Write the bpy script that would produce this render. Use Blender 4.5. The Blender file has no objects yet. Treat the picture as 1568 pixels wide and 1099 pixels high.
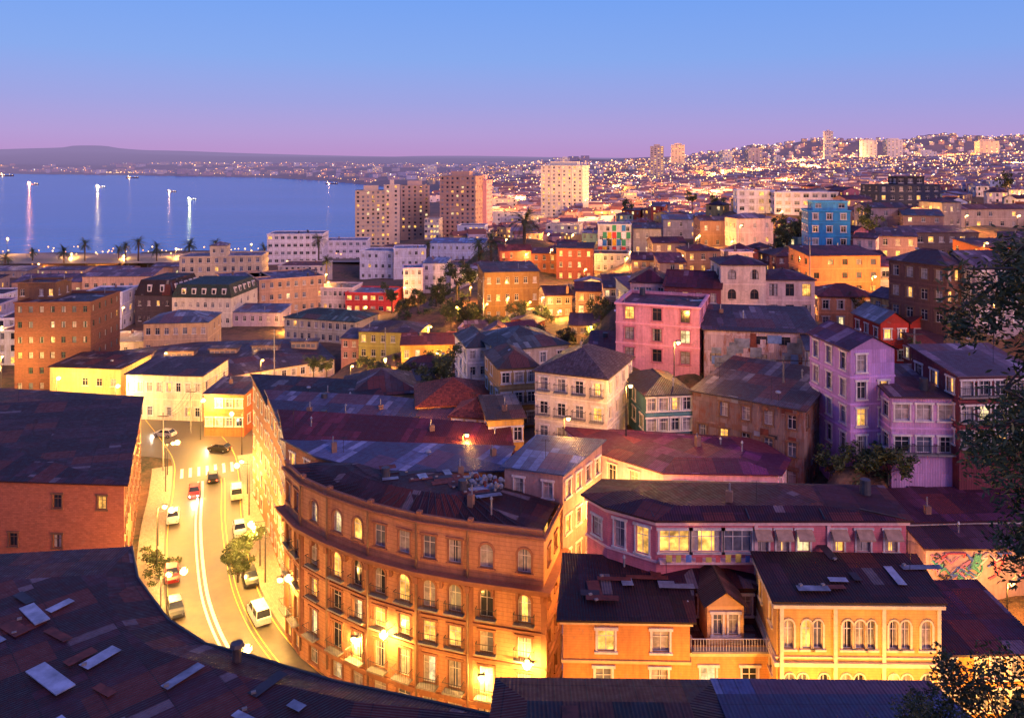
import bpy, math, random, numpy as np
from mathutils import Vector
R=random.Random(7)
F=1200.0; H=62.0
sc=bpy.context.scene
sc.view_settings.view_transform='Standard'; sc.view_settings.look='None'; sc.view_settings.exposure=0
def P(u,v,D): return Vector(((u-784)/F*D, D, H-(v-250)/F*D))
def zz(v,D): return H-(v-250)/F*D
def G(u,v,z):
    D=(H-z)*F/(v-250); return ((u-784)/F*D, D)
def C(h):
    r=[int(h[i:i+2],16)/255 for i in (0,2,4)]
    return tuple(((x+.055)/1.055)**2.4 if x>.04 else x/12.92 for x in r)
# ---------------------------------------------------------------- materials
MC={}
class NT:
    def __init__(s,name):
        s.m=bpy.data.materials.new(name); s.m.use_nodes=True; s.t=s.m.node_tree; s.n=s.t.nodes; s.n.clear()
        s.out=s.n.new('ShaderNodeOutputMaterial'); s.b=s.n.new('ShaderNodeBsdfPrincipled'); s.l(s.b.outputs[0],s.out.inputs[0])
    def l(s,a,b): s.t.links.new(a,b)
    def new(s,t,**k):
        n=s.n.new(t)
        for a,v in k.items(): setattr(n,a,v)
        return n
    def setv(s,sock,v):
        if hasattr(v,'is_linked') or hasattr(v,'links'): s.l(v,sock)
        elif isinstance(v,tuple) and len(v)==3 and sock.type=='RGBA': sock.default_value=(*v,1)
        else: sock.default_value=v
    def math(s,op,a,b=0.5,clamp=False):
        n=s.new('ShaderNodeMath',operation=op,use_clamp=clamp); s.setv(n.inputs[0],a); s.setv(n.inputs[1],b); return n.outputs[0]
    def mix(s,f,a,b,bt='MIX'):
        n=s.new('ShaderNodeMix',data_type='RGBA',blend_type=bt); s.setv(n.inputs[0],f); s.setv(n.inputs[6],a); s.setv(n.inputs[7],b); return n.outputs[2]
    def noise(s,vec,scale,detail=4,rough=.6,mp=None):
        if mp:
            m=s.new('ShaderNodeMapping'); s.l(vec,m.inputs[0]); m.inputs['Scale'].default_value=mp; vec=m.outputs[0]
        n=s.new('ShaderNodeTexNoise'); s.l(vec,n.inputs['Vector']); n.inputs['Scale'].default_value=scale; n.inputs['Detail'].default_value=detail; n.inputs['Roughness'].default_value=rough
        return n.outputs[0]
    def ramp(s,f,lo,hi,a=0.,b=1.):
        n=s.new('ShaderNodeMapRange'); s.setv(n.inputs[0],f); n.inputs[1].default_value=lo; n.inputs[2].default_value=hi; n.inputs[3].default_value=a; n.inputs[4].default_value=b; return n.outputs[0]
    def bump(s,h,st=.4,d=.05):
        n=s.new('ShaderNodeBump'); n.inputs['Strength'].default_value=st; n.inputs['Distance'].default_value=d; s.l(h,n.inputs['Height']); s.l(n.outputs[0],s.b.inputs['Normal'])
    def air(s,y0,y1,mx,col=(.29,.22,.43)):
        # evening haze painted in as a glow mixed into the material, by world position
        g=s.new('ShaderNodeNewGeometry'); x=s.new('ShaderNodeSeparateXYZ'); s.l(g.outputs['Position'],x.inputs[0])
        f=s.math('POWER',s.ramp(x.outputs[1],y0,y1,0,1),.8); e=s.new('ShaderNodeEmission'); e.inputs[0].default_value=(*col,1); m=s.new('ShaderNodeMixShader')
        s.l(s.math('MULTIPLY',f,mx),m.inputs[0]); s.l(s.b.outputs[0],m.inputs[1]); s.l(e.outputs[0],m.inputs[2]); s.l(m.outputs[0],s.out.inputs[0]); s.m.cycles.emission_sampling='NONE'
def sc3(c,k): return tuple(min(1,x*k) for x in c)
def wallm(col,kind='plaster',grime=.55):
    if isinstance(col,str): col=C(col)
    key=('w',tuple(round(x,3) for x in col),kind,grime)
    if key in MC: return MC[key]
    t=NT('wall_'+kind); tc=t.new('ShaderNodeTexCoord'); o=tc.outputs['Object']; uv=tc.outputs['UV']
    big=t.noise(o,.28,6,.65); streak=t.noise(o,1.0,5,.7,(1.6,1.6,.16)); fine=t.noise(o,3.,5)
    base=t.mix(t.ramp(fine,.3,.7),sc3(col,.82),sc3(col,1.08))
    g=t.math('MULTIPLY',t.ramp(streak,.42,.7),grime)
    dirt=(col[0]*.38+.015,col[1]*.33+.01,col[2]*.33+.01)
    base=t.mix(g,base,dirt)
    base=t.mix(t.ramp(big,.5,.72,0,grime),base,sc3(dirt,1.3))
    peel=t.noise(o,.9,8,.75); base=t.mix(t.ramp(peel,.60,.63,0,min(1,grime*1.2)),base,tuple(a*.3+b*.7 for a,b in zip(col,C('8c7a70'))))
    h=t.math('ADD',fine,t.ramp(peel,.60,.63,0,-.6))
    sx=t.new('ShaderNodeSeparateXYZ'); t.l(uv,sx.inputs[0])
    if kind=='band':
        fr=t.math('FRACT',t.math('DIVIDE',sx.outputs[1],.42)); ln=t.math('LESS_THAN',fr,.12)
        base=t.mix(t.math('MULTIPLY',ln,.5),base,sc3(col,.3)); h=t.math('SUBTRACT',fine,t.math('MULTIPLY',ln,2.))
    if kind in('brick',):
        br=t.new('ShaderNodeTexBrick'); t.l(uv,br.inputs[0]); br.inputs['Color1'].default_value=(*sc3(col,.75),1); br.inputs['Color2'].default_value=(*sc3(col,1.2),1); br.inputs['Mortar'].default_value=(*sc3(col,.6),1)
        br.inputs['Scale'].default_value=1; br.inputs['Brick Width'].default_value=.5; br.inputs['Row Height'].default_value=.22; br.inputs['Mortar Size'].default_value=.015
        base=t.mix(.65,base,br.outputs[0])
    if kind in('board','rust'):
        s=t.math('SINE',t.math('MULTIPLY',sx.outputs[0],2*math.pi/.28)); h=s
        base=t.mix(t.ramp(s,.3,1.,0,.45),base,sc3(col,.5))
        br=t.new('ShaderNodeTexBrick'); t.l(uv,br.inputs[0]); br.inputs['Color1'].default_value=(*sc3(col,.55),1); br.inputs['Color2'].default_value=(*sc3(col,1.25),1); br.inputs['Mortar'].default_value=(*sc3(col,.4),1)
        br.inputs['Scale'].default_value=1; br.inputs['Brick Width'].default_value=.9; br.inputs['Row Height'].default_value=2.3; br.inputs['Mortar Size'].default_value=.02
        base=t.mix(.35 if kind=='board' else .6,base,br.outputs[0])
        if kind=='rust':
            base=t.mix(t.ramp(t.noise(o,.7,7,.75,(1,1,.5)),.47,.6,0,.8),base,C('7a4630'))
    if kind=='clap':
        fr=t.math('FRACT',t.math('DIVIDE',sx.outputs[1],.2)); h=fr
        base=t.mix(t.ramp(fr,.0,.2,.5,0),base,sc3(col,.4))
    t.l(base,t.b.inputs['Base Color']); t.b.inputs['Roughness'].default_value=.85
    t.bump(h,.35,.04); MC[key]=t.m; return t.m
def roofm(col,kind='corr',patch=.12,rust=.6,rough=.55):
    if isinstance(col,str): col=C(col)
    col=sc3(col,.9)
    key=('r',tuple(round(x,3) for x in col),kind,patch,rust)
    if key in MC: return MC[key]
    t=NT('roof_'+kind); tc=t.new('ShaderNodeTexCoord'); o=tc.outputs['Object']; uv=tc.outputs['UV']
    sx=t.new('ShaderNodeSeparateXYZ'); t.l(uv,sx.inputs[0])
    big=t.noise(o,.22,6,.7); fine=t.noise(o,1.6,6,.7)
    if kind=='tile': bw,rh,per=.3,.35,.3
    else: bw,rh,per=.92,3.1,.23
    def cell(s,d): return t.math('FLOOR',t.math('DIVIDE',s,d))
    cb=t.new('ShaderNodeCombineXYZ'); t.l(cell(sx.outputs[0],bw),cb.inputs[0]); t.l(cell(sx.outputs[1],rh),cb.inputs[1])
    wn=t.new('ShaderNodeTexWhiteNoise',noise_dimensions='3D'); t.l(cb.outputs[0],wn.inputs[0]); r=wn.outputs[0]
    base=t.mix(r,sc3(col,.5),sc3(col,1.5))
    if kind!='tile':
        base=t.mix(t.math('LESS_THAN',r,patch),base,tuple(min(.6,x*1.6+.10) for x in col))
        cb2=t.new('ShaderNodeCombineXYZ'); t.l(cell(sx.outputs[0],bw*3.),cb2.inputs[0]); t.l(cell(sx.outputs[1],rh*1.3),cb2.inputs[1])
        wn2=t.new('ShaderNodeTexWhiteNoise',noise_dimensions='3D'); t.l(cb2.outputs[0],wn2.inputs[0])
        base=t.mix(t.math('LESS_THAN',wn2.outputs[0],.3),base,sc3(col,.55))
        base=t.mix(t.math('GREATER_THAN',wn2.outputs[0],.8),base,tuple(a*.45+b*.55 for a,b in zip(col,C('74301f'))))
    base=t.mix(t.ramp(fine,.45,.75,0,rust),base,tuple(a*.65+b*.35 for a,b in zip(C('6c342a'),sc3(col,.6))))
    base=t.mix(t.ramp(big,.45,.75,0,.5),base,sc3(col,.4))
    s=t.math('SINE',t.math('MULTIPLY',sx.outputs[0],2*math.pi/per))
    fx=t.math('FRACT',t.math('DIVIDE',sx.outputs[0],bw)); fy=t.math('FRACT',t.math('DIVIDE',sx.outputs[1],rh))
    seam=t.math('MAXIMUM',t.math('LESS_THAN',fx,.07 if kind!='tile' else .15),t.math('LESS_THAN',fy,.03 if kind!='tile' else .2))
    base=t.mix(t.math('MULTIPLY',seam,.6),base,sc3(col,.25))
    t.l(base,t.b.inputs['Base Color']); t.setv(t.b.inputs['Roughness'],t.ramp(fine,.3,.7,rough-.1,rough+.25)); t.b.inputs['Specular IOR Level'].default_value=.35
    t.bump(t.math('ADD',s,t.math('MULTIPLY',seam,1.5)),.5,.05); MC[key]=t.m; return t.m
def plain(name,col,rough=.6,metal=0,em=None,es=0,var=.25,ns=2.):
    if isinstance(col,str): col=C(col)
    key=('p',name)
    if key in MC: return MC[key]
    t=NT(name); tc=t.new('ShaderNodeTexCoord'); n=t.noise(tc.outputs['Object'],ns,5)
    c=t.mix(t.ramp(n,.3,.7),sc3(col,1-var),sc3(col,1+var)); t.l(c,t.b.inputs['Base Color'])
    t.b.inputs['Roughness'].default_value=rough; t.b.inputs['Metallic'].default_value=metal
    MC[key]=t.m; return t.m
def litm(name,col,s):
    t=NT(name); g=t.new('ShaderNodeNewGeometry'); n=t.noise(g.outputs['Position'],.9,3)
    t.b.inputs['Base Color'].default_value=(.1,.08,.05,1); t.b.inputs['Roughness'].default_value=.2
    t.l(t.mix(t.ramp(n,.35,.65),sc3(col,.35),col),t.b.inputs['Emission Color']); t.l(t.ramp(n,.3,.7,s*.3,s),t.b.inputs['Emission Strength'])
    t.m.cycles.emission_sampling='NONE'; return t.m
GL_D=plain('window_glass_dark',(.025,.03,.045),.08,0,var=.5,ns=.6)
GL_C=plain('window_curtain',(.32,.28,.28),.5,0,var=.5,ns=1.5)
GL_B=plain('window_glass_blind',(.12,.13,.18),.25,0,var=.5,ns=.8)
GL_L=litm('window_lit_warm',(1,.48,.09),2.8)
GL_L2=litm('window_lit_white',(1,.78,.38),2.1)
FR_W=plain('frame_white',(.6,.56,.55),.5); FR_D=plain('frame_dark',(.07,.05,.05),.5); FR_G=plain('frame_green',(.06,.16,.12),.5); FR_B=plain('frame_brown',(.16,.08,.05),.5)
METAL=plain('painted_metal_dark',(.04,.04,.045),.5,.3); GALV=plain('galvanised_metal',(.3,.32,.36),.45,.3)
CONC=plain('concrete',(.22,.2,.19),.85,ns=1.2)
# ---------------------------------------------------------------- builder
class Bld:
    def __init__(s,name,o): s.name=name; s.o=Vector(o); s.p={}
    def f(s,part,mat,pts,uv=None):
        d=s.p.setdefault(part,dict(v=[],f=[],uv=[],m=[],mats=[]))
        if mat not in d['mats']: d['mats'].append(mat)
        i=len(d['v']); o=s.o
        for q in pts: d['v'].append((q[0]-o.x,q[1]-o.y,q[2]-o.z))
        d['f'].append(tuple(range(i,i+len(pts)))); d['m'].append(d['mats'].index(mat))
        if uv is None: uv=[(0,0)]*len(pts)
        d['uv'].extend(uv)
    def ob(s,part,mat,p,d,L,W,Hh):
        n=(d[1],-d[0]); x,y,z=p
        def q(a,b,c): return (x+d[0]*a+n[0]*b,y+d[1]*a+n[1]*b,z+c)
        u=[(0,0),(L,0),(L,Hh),(0,Hh)]
        s.f(part,mat,[q(0,W,0),q(L,W,0),q(L,W,Hh),q(0,W,Hh)],u)
        s.f(part,mat,[q(L,0,0),q(0,0,0),q(0,0,Hh),q(L,0,Hh)],u)
        s.f(part,mat,[q(L,W,0),q(L,0,0),q(L,0,Hh),q(L,W,Hh)])
        s.f(part,mat,[q(0,0,0),q(0,W,0),q(0,W,Hh),q(0,0,Hh)])
        s.f(part,mat,[q(0,W,Hh),q(L,W,Hh),q(L,0,Hh),q(0,0,Hh)],u)
        s.f(part,mat,[q(0,0,0),q(L,0,0),q(L,W,0),q(0,W,0)])
    def tube(s,part,mat,a,b,r0,r1,n=8):
        a=Vector(a); b=Vector(b); d=(b-a).normalized(); k=Vector((0,0,1)) if abs(d.z)<.9 else Vector((1,0,0))
        e=d.cross(k).normalized(); g=d.cross(e)
        A=[a+(e*math.cos(t)+g*math.sin(t))*r0 for t in [2*math.pi*i/n for i in range(n)]]
        B_=[b+(e*math.cos(t)+g*math.sin(t))*r1 for t in [2*math.pi*i/n for i in range(n)]]
        for i in range(n): j=(i+1)%n; s.f(part,mat,[A[j],A[i],B_[i],B_[j]])
        s.f(part,mat,B_[::-1]); s.f(part,mat,A)
    def ball(s,part,mat,c,r,n=8,m=5,sz=1.):
        c=Vector(c)
        def q(i,j):
            t=math.pi*j/m; a=2*math.pi*i/n; return c+Vector((math.sin(t)*math.cos(a)*r,math.sin(t)*math.sin(a)*r,math.cos(t)*r*sz))
        for i in range(n):
            for j in range(m):
                pp=[q(i,j),q(i,j+1),q(i+1,j+1),q(i+1,j)]
                if j==0: pp=[pp[0],pp[1],pp[2]]
                elif j==m-1: pp=[pp[0],pp[1],pp[3]]
                s.f(part,mat,pp)
    def mesh(s,part,smooth=False):
        d=s.p[part]; me=bpy.data.meshes.new(s.name+'_'+part); me.from_pydata(d['v'],[],d['f'])
        for m in d['mats']: me.materials.append(m)
        me.polygons.foreach_set('material_index',d['m'])
        ul=me.uv_layers.new(name='UVMap'); ul.data.foreach_set('uv',np.array(d['uv'],dtype=np.float32).ravel())
        if smooth: me.polygons.foreach_set('use_smooth',[True]*len(d['f']))
        me.update(); return me
    def done(s,single=False,smooth=False):
        if single:
            ob=bpy.data.objects.new(s.name,s.mesh(list(s.p)[0],smooth)); sc.collection.objects.link(ob); ob.location=s.o; return ob
        e=bpy.data.objects.new(s.name,None); sc.collection.objects.link(e); e.location=s.o; e.empty_display_size=1
        for k in s.p:
            ob=bpy.data.objects.new(k,s.mesh(k,smooth)); sc.collection.objects.link(ob); ob.parent=e
        return e
def area(poly): return .5*sum(poly[i][0]*poly[(i+1)%len(poly)][1]-poly[(i+1)%len(poly)][0]*poly[i][1] for i in range(len(poly)))
def inset(poly,dist):
    n=len(poly); out=[]
    for i in range(n):
        a=Vector(poly[i-1]).to_2d(); b=Vector(poly[i]).to_2d(); c=Vector(poly[(i+1)%n]).to_2d()
        d1=(b-a).normalized(); d2=(c-b).normalized(); n1=Vector((-d1.y,d1.x)); n2=Vector((-d2.y,d2.x))
        m=(n1+n2); k=m.dot(n1)
        if k<.2: k=.2
        q=b+m*(dist/k); out.append((q.x,q.y))
    return out
def rface(b,mat,pts,part='roof'):
    a=Vector(pts[0]); e=(Vector(pts[1])-a).normalized()
    nn=Vector((0,0,0))
    for i in range(len(pts)):
        p=Vector(pts[i])-a; q=Vector(pts[(i+1)%len(pts)])-a; nn+=p.cross(q)
    nn.normalize(); w=nn.cross(e)
    b.f(part,mat,pts,[((Vector(p)-a).dot(e)+a.x,(Vector(p)-a).dot(w)+a.y) for p in pts])
def ring(b,part,mat,poly,z,h,proud):
    o=inset(poly,-proud); n=len(poly)
    for i in range(n):
        j=(i+1)%n; A,B_,c,d=o[i],o[j],poly[i],poly[j]; L=math.dist(A,B_)
        b.f(part,mat,[(*A,z),(*B_,z),(*B_,z+h),(*A,z+h)],[(0,0),(L,0),(L,h),(0,h)])
        b.f(part,mat,[(*A,z+h),(*B_,z+h),(*d,z+h),(*c,z+h)])
        b.f(part,mat,[(*c,z),(*d,z),(*B_,z),(*A,z)])
def window(b,pt,d,x,w,z,h,arch,st,lod,wm,kind=None):
    r=st.get('rev',.2); xa,xb,zt=x-w/2,x+w/2,z+h
    lit=st.get('lit',.1); k=R.random()
    if kind is None:
        if k<lit*.75: kind=GL_L
        elif k<lit: kind=GL_L2
        elif k<lit+.2: kind=GL_C
        elif k<lit+.45: kind=GL_B
        else: kind=GL_D
    zs=zt-w/2 if arch else zt
    rm=wm
    b.f('walls',rm,[pt(xa,z),pt(xb,z),pt(xb,z,-r),pt(xa,z,-r)])
    b.f('walls',rm,[pt(xa,z,-r),pt(xa,zs,-r),pt(xa,zs),pt(xa,z)]); b.f('walls',rm,[pt(xb,z),pt(xb,zs),pt(xb,zs,-r),pt(xb,z,-r)])
    if arch:
        n=8; arc=[(x-math.cos(math.pi*i/n)*w/2,zs+math.sin(math.pi*i/n)*w/2) for i in range(n+1)]
        for i in range(n):
            a,c=arc[i],arc[i+1]
            b.f('walls',rm,[pt(*a),pt(*c),pt(*c,-r),pt(*a,-r)][::-1])
            cr=(xa,zt) if i<n/2 else (xb,zt)
            b.f('walls',wm,[pt(*cr),pt(*a),pt(*c)],[cr,a,c])
    else: b.f('walls',rm,[pt(xa,zt,-r),pt(xb,zt,-r),pt(xb,zt),pt(xa,zt)])
    b.f('windows',kind,[pt(xa,z,-r),pt(xb,z,-r),pt(xb,zt,-r),pt(xa,zt,-r)],[(0,0),(w,0),(w,h),(0,h)])
    if lod<=1:
        fm=st.get('frame',FR_W); o=-r+.05; t=.07
        def q(x0,x1,z0,z1,oo=o,m=fm): b.f('window_frames',m,[pt(x0,z0,oo),pt(x1,z0,oo),pt(x1,z1,oo),pt(x0,z1,oo)])
        q(xa,xa+t,z,zt); q(xb-t,xb,z,zt); q(xa+t,xb-t,z,z+t); q(xa+t,xb-t,zt-t,zt)
        nb=max(1,int(w/.75))
        for i in range(1,nb+(1 if nb==1 else 0)):
            xm=xa+w*i/(nb if nb>1 else 2); q(xm-.035,xm+.035,z+t,zt-t,o+.01)
        zm=z+h*.68; q(xa+t,xb-t,zm-.035,zm+.035,o+.005)
        if lod==0 and R.random()<.45:
            k=R.uniform(.2,.45); q(xa+.02,xa+w*k,z+.02,zt-.02,-r+.015,GL_C)
            if R.random()<.6: q(xb-w*k,xb-.02,z+.02,zt-.02,-r+.015,GL_C)
    cm=st.get('casing')
    if lod==0 and cm:
        def bx(x0,x1,z0,z1,w_=.07):
            p=pt(x0,z0); b.ob('trim',cm,p,d,x1-x0,w_,z1-z0)
        if not arch:
            bx(xa-.16,xa,z,zt); bx(xb,xb+.16,z,zt); bx(xa-.28,xb+.28,zt,zt+.22,.14)
        else:
            for i in range(8):
                a=arc[i]; c=arc[i+1]; k=1.32
                ka=(x+(a[0]-x)*k,zs+(a[1]-zs)*k); kc=(x+(c[0]-x)*k,zs+(c[1]-zs)*k)
                b.f('trim',cm,[pt(*a,.08),pt(*c,.08),pt(*kc,.08),pt(*ka,.08)][::-1])
                b.f('trim',cm,[pt(*ka,.08),pt(*kc,.08),pt(*kc,0),pt(*ka,0)][::-1]); b.f('trim',cm,[pt(*a,.0),pt(*c,.0),pt(*c,.08),pt(*a,.08)][::-1])
            bx(xa-.16,xa,z,zs); bx(xb,xb+.16,z,zs)
        bx(xa-.25,xb+.25,z-.16,z,.16)
    elif lod==1 and cm:
        b.ob('trim',cm,pt(xa-.15,z-.12),d,w+.3,.1,.12)
def balcony(b,pt,d,x,w,z,dep=.7,mat=METAL,slab=CONC,bars=True):
    b.ob('balconies',slab,pt(x-w/2,z-.18),d,w,dep,.16)
    def rail(xa,xb,oa,ob_):
        L=math.hypot(xb-xa,ob_-oa); n=max(2,int(L/.22))
        A=pt(xa,z+.95,oa); B_=pt(xb,z+.95,ob_); b.tube('balconies',mat,A,B_,.035,.035,4)
        for i in range(n+1):
            k=i/n; xx=xa+(xb-xa)*k; oo=oa+(ob_-oa)*k
            b.tube('balconies',mat,pt(xx,z-.02,oo),pt(xx,z+.95,oo),.018,.018,3)
    rail(x-w/2+.04,x+w/2-.04,dep-.05,dep-.05); rail(x-w/2+.04,x-w/2+.04,0,dep-.05); rail(x+w/2-.04,x+w/2-.04,0,dep-.05)
def wall(b,p0,p1,z0,z1,mat,rows,st,lod=1):
    p0=Vector(p0[:2]).to_2d(); p1=Vector(p1[:2]).to_2d(); L=(p1-p0).length
    if L<.01: return
    d=(p1-p0)/L; n=Vector((d.y,-d.x))
    def pt(x,z,o=0): return (p0.x+d.x*x+n.x*o,p0.y+d.y*x+n.y*o,z)
    def rc(xa,xb,za,zb):
        if xb-xa<.005 or zb-za<.005: return
        b.f('walls',mat,[pt(xa,za),pt(xb,za),pt(xb,zb),pt(xa,zb)],[(xa,za),(xb,za),(xb,zb),(xa,zb)])
    z=z0
    for rw in sorted(rows,key=lambda r:r['z']):
        za,zb=rw['z'],rw['z']+rw['h']
        if za<z+.05 or zb>z1-.05: continue
        rc(0,L,z,za); x=0
        for (xc,w) in rw['xs']:
            if xc-w/2<x+.05 or xc+w/2>L-.05: continue
            rc(x,xc-w/2,za,zb)
            window(b,pt,d,xc,w,za,zb-za,rw.get('arch',False),st,lod,mat,rw.get('kind'))
            if rw.get('balc'): balcony(b,pt,d,xc,w+.7,za+.02,rw.get('bd',.7))
            x=xc+w/2
        rc(x,L,za,zb); z=zb
    rc(0,L,z,z1)
def autorows(L,z0,z1,fl,cols,w=1.,h=None,arch=False,skip=.06,balc=0,kind=None):
    fh=(z1-z0)/fl; hh=h or min(1.7,fh*.52); out=[]
    hh=min(hh,fh*.7); w=min(w,L/cols*.72)
    for i in range(fl):
        xs=[(L*(k+.5)/cols,w) for k in range(cols) if R.random()>skip]
        out.append(dict(z=z0+i*fh+(fh-hh)*.5,h=hh,xs=xs,arch=arch,balc=(R.random()<balc)))
    return out
HER=[]; FOOT=[]; CP=[]
def cpt(x,y,z): CP.append((x/y,math.log(y),z))
def roofing(b,poly,z1,rt,rm,rh,wm,o=.35):
    n=len(poly); th=.16
    def fas(pp,hs):
        m=len(pp)
        for i in range(m):
            j=(i+1)%m; b.f('roof',rm,[(*pp[i],hs[i]-th),(*pp[j],hs[j]-th),(*pp[j],hs[j]),(*pp[i],hs[i])])
        b.f('roof',rm,[(*pp[i],hs[i]-th) for i in range(m)][::-1])
    if rt=='flat':
        q=inset(poly,.22); zr=z1-.45
        for i in range(n):
            j=(i+1)%n
            b.f('walls',wm,[(*poly[i],z1),(*poly[j],z1),(*q[j],z1),(*q[i],z1)])
            b.f('walls',wm,[(*q[j],zr),(*q[i],zr),(*q[i],z1),(*q[j],z1)])
        rface(b,rm,[(*p,zr) for p in q]); return
    if rt=='lerp':
        cx=sum(p[0] for p in poly)/n; cy=sum(p[1] for p in poly)/n; k,up=rh
        q=inset(poly,-o); zi=z1+.03
        inn=[(p[0]+(cx-p[0])*k,p[1]+(cy-p[1])*k) for p in q]
        for i in range(n):
            j=(i+1)%n; rface(b,rm,[(*q[i],zi),(*q[j],zi),(*inn[j],zi+up),(*inn[i],zi+up)])
        rface(b,rm,[(*p,zi+up) for p in inn]); fas(q,[zi]*n); return
    if rt=='shed':
        d=(Vector(poly[1])-Vector(poly[0])).normalized(); w=Vector((-d.y,d.x)); mx=max((Vector(p)-Vector(poly[0])).dot(w) for p in poly)
        mn=min((Vector(p)-Vector(poly[0])).dot(w) for p in poly)
        def hz(p):
            k=((Vector(p)-Vector(poly[0])).dot(w)-mn)/(mx-mn); return z1+.03+(rh*k if rh>0 else -rh*(1-k))
        for i in range(n):
            j=(i+1)%n; b.f('walls',wm,[(*poly[i],z1),(*poly[j],z1),(*poly[j],hz(poly[j])-.02),(*poly[i],hz(poly[i])-.02)],[(0,0),(3,0),(3,1),(0,1)])
        q=inset(poly,-o); rface(b,rm,[(*p,hz(p)+.05) for p in q]); fas(q,[hz(p)+.05 for p in q]); return
    a,bb,c,d=[Vector(p) for p in inset(poly,-o)]
    z=z1+.02
    L=(bb-a).length; W=(d-a).length
    if rt=='mansard':
        q=inset(poly,1.3); o_=inset(poly,-.2)
        for i in range(4):
            j=(i+1)%4; rface(b,rm,[(*o_[i],z),(*o_[j],z),(*q[j],z+rh),(*q[i],z+rh)])
            p0=Vector(o_[i]); p1=Vector(o_[j]); LL=(p1-p0).length; dd=(p1-p0)/LL; nn=Vector((dd.y,-dd.x))
            for k in range(1,max(2,int(LL/3.4))):
                c0=p0+dd*(LL*k/max(2,int(LL/3.4)))-nn*.35; b.ob('dormers',FR_W,(c0.x-nn.x*1.2,c0.y-nn.y*1.2,z+rh*.2),dd,1.4,1.2,rh*.5); c1=c0+dd*.25; b.ob('dormers',GL_D,(c1.x,c1.y,z+rh*.27),dd,.9,.03,rh*.33)
        rface(b,rm,[(*p,z+rh) for p in q]); fas(o_,[z]*4); return
    if rt in('hip','gx') and (L>=W or rt=='gx'):
        k=W/2/L if rt=='hip' else 0
        m1=(a+d)/2+(bb-a)*min(k,.48); m2=(bb+c)/2-(bb-a)*min(k,.48)
        r1=(*m1,z+rh); r2=(*m2,z+rh); A,B_,C_,D_=(*a,z),(*bb,z),(*c,z),(*d,z)
        rface(b,rm,[A,B_,r2,r1]); rface(b,rm,[C_,D_,r1,r2])
        if rt=='hip': rface(b,rm,[B_,C_,r2]); rface(b,rm,[D_,A,r1]); fas([tuple(a),tuple(bb),tuple(c),tuple(d)],[z]*4)
        else:
            p=[Vector(x) for x in poly]; e1=(p[0]+p[3])/2; e2=(p[1]+p[2])/2; rr=rh*(1-.6*o/(W/2+o))
            b.f('walls',wm,[(*p[1],z1),(*p[2],z1),(*e2,z1+rr)]); b.f('walls',wm,[(*p[3],z1),(*p[0],z1),(*e1,z1+rr)])
            b.f('roof',rm,[(A[0],A[1],z-th),(B_[0],B_[1],z-th),B_,A]); b.f('roof',rm,[(C_[0],C_[1],z-th),(D_[0],D_[1],z-th),D_,C_])
        b.tube('roof',rm,r1,r2,.09,.09,5)
    else:
        k=L/2/W if rt=='hip' else 0
        m1=(a+bb)/2+(d-a)*min(k,.48); m2=(d+c)/2-(d-a)*min(k,.48)
        r1=(*m1,z+rh); r2=(*m2,z+rh); A,B_,C_,D_=(*a,z),(*bb,z),(*c,z),(*d,z)
        rface(b,rm,[B_,C_,r2,r1]); rface(b,rm,[D_,A,r1,r2])
        if rt=='hip': rface(b,rm,[A,B_,r1]); rface(b,rm,[C_,D_,r2]); fas([tuple(a),tuple(bb),tuple(c),tuple(d)],[z]*4)
        else:
            p=[Vector(x) for x in poly]; e1=(p[0]+p[1])/2; e2=(p[3]+p[2])/2; rr=rh*(1-.6*o/(L/2+o))
            b.f('walls',wm,[(*p[0],z1),(*p[1],z1),(*e1,z1+rr)]); b.f('walls',wm,[(*p[2],z1),(*p[3],z1),(*e2,z1+rr)])
            b.f('roof',rm,[(B_[0],B_[1],z-th),(C_[0],C_[1],z-th),C_,B_]); b.f('roof',rm,[(D_[0],D_[1],z-th),(A[0],A[1],z-th),A,D_])
        b.tube('roof',rm,r1,r2,.09,.09,5)
def inpoly(x,y,poly):
    c=False; n=len(poly)
    for i in range(n):
        (x1,y1),(x2,y2)=poly[i],poly[(i+1)%n]
        if (y1>y)!=(y2>y) and x<(x2-x1)*(y-y1)/(y2-y1)+x1: c=not c
    return c
SKY=plain('skylight_panel',(.30,.33,.43),.3,ns=.8,var=.5)
PIPE=plain('flue_pipe',(.3,.3,.32),.4,.4)
RUSTY=plain('rusty_sheet',C('6a3228'),.7,.1,ns=1.5,var=.5); ZINC=plain('zinc_sheet',(.2,.22,.28),.45,.2,ns=1.,var=.5); DARKS=plain('tar_sheet',(.03,.025,.035),.6,ns=1.,var=.5)
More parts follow.
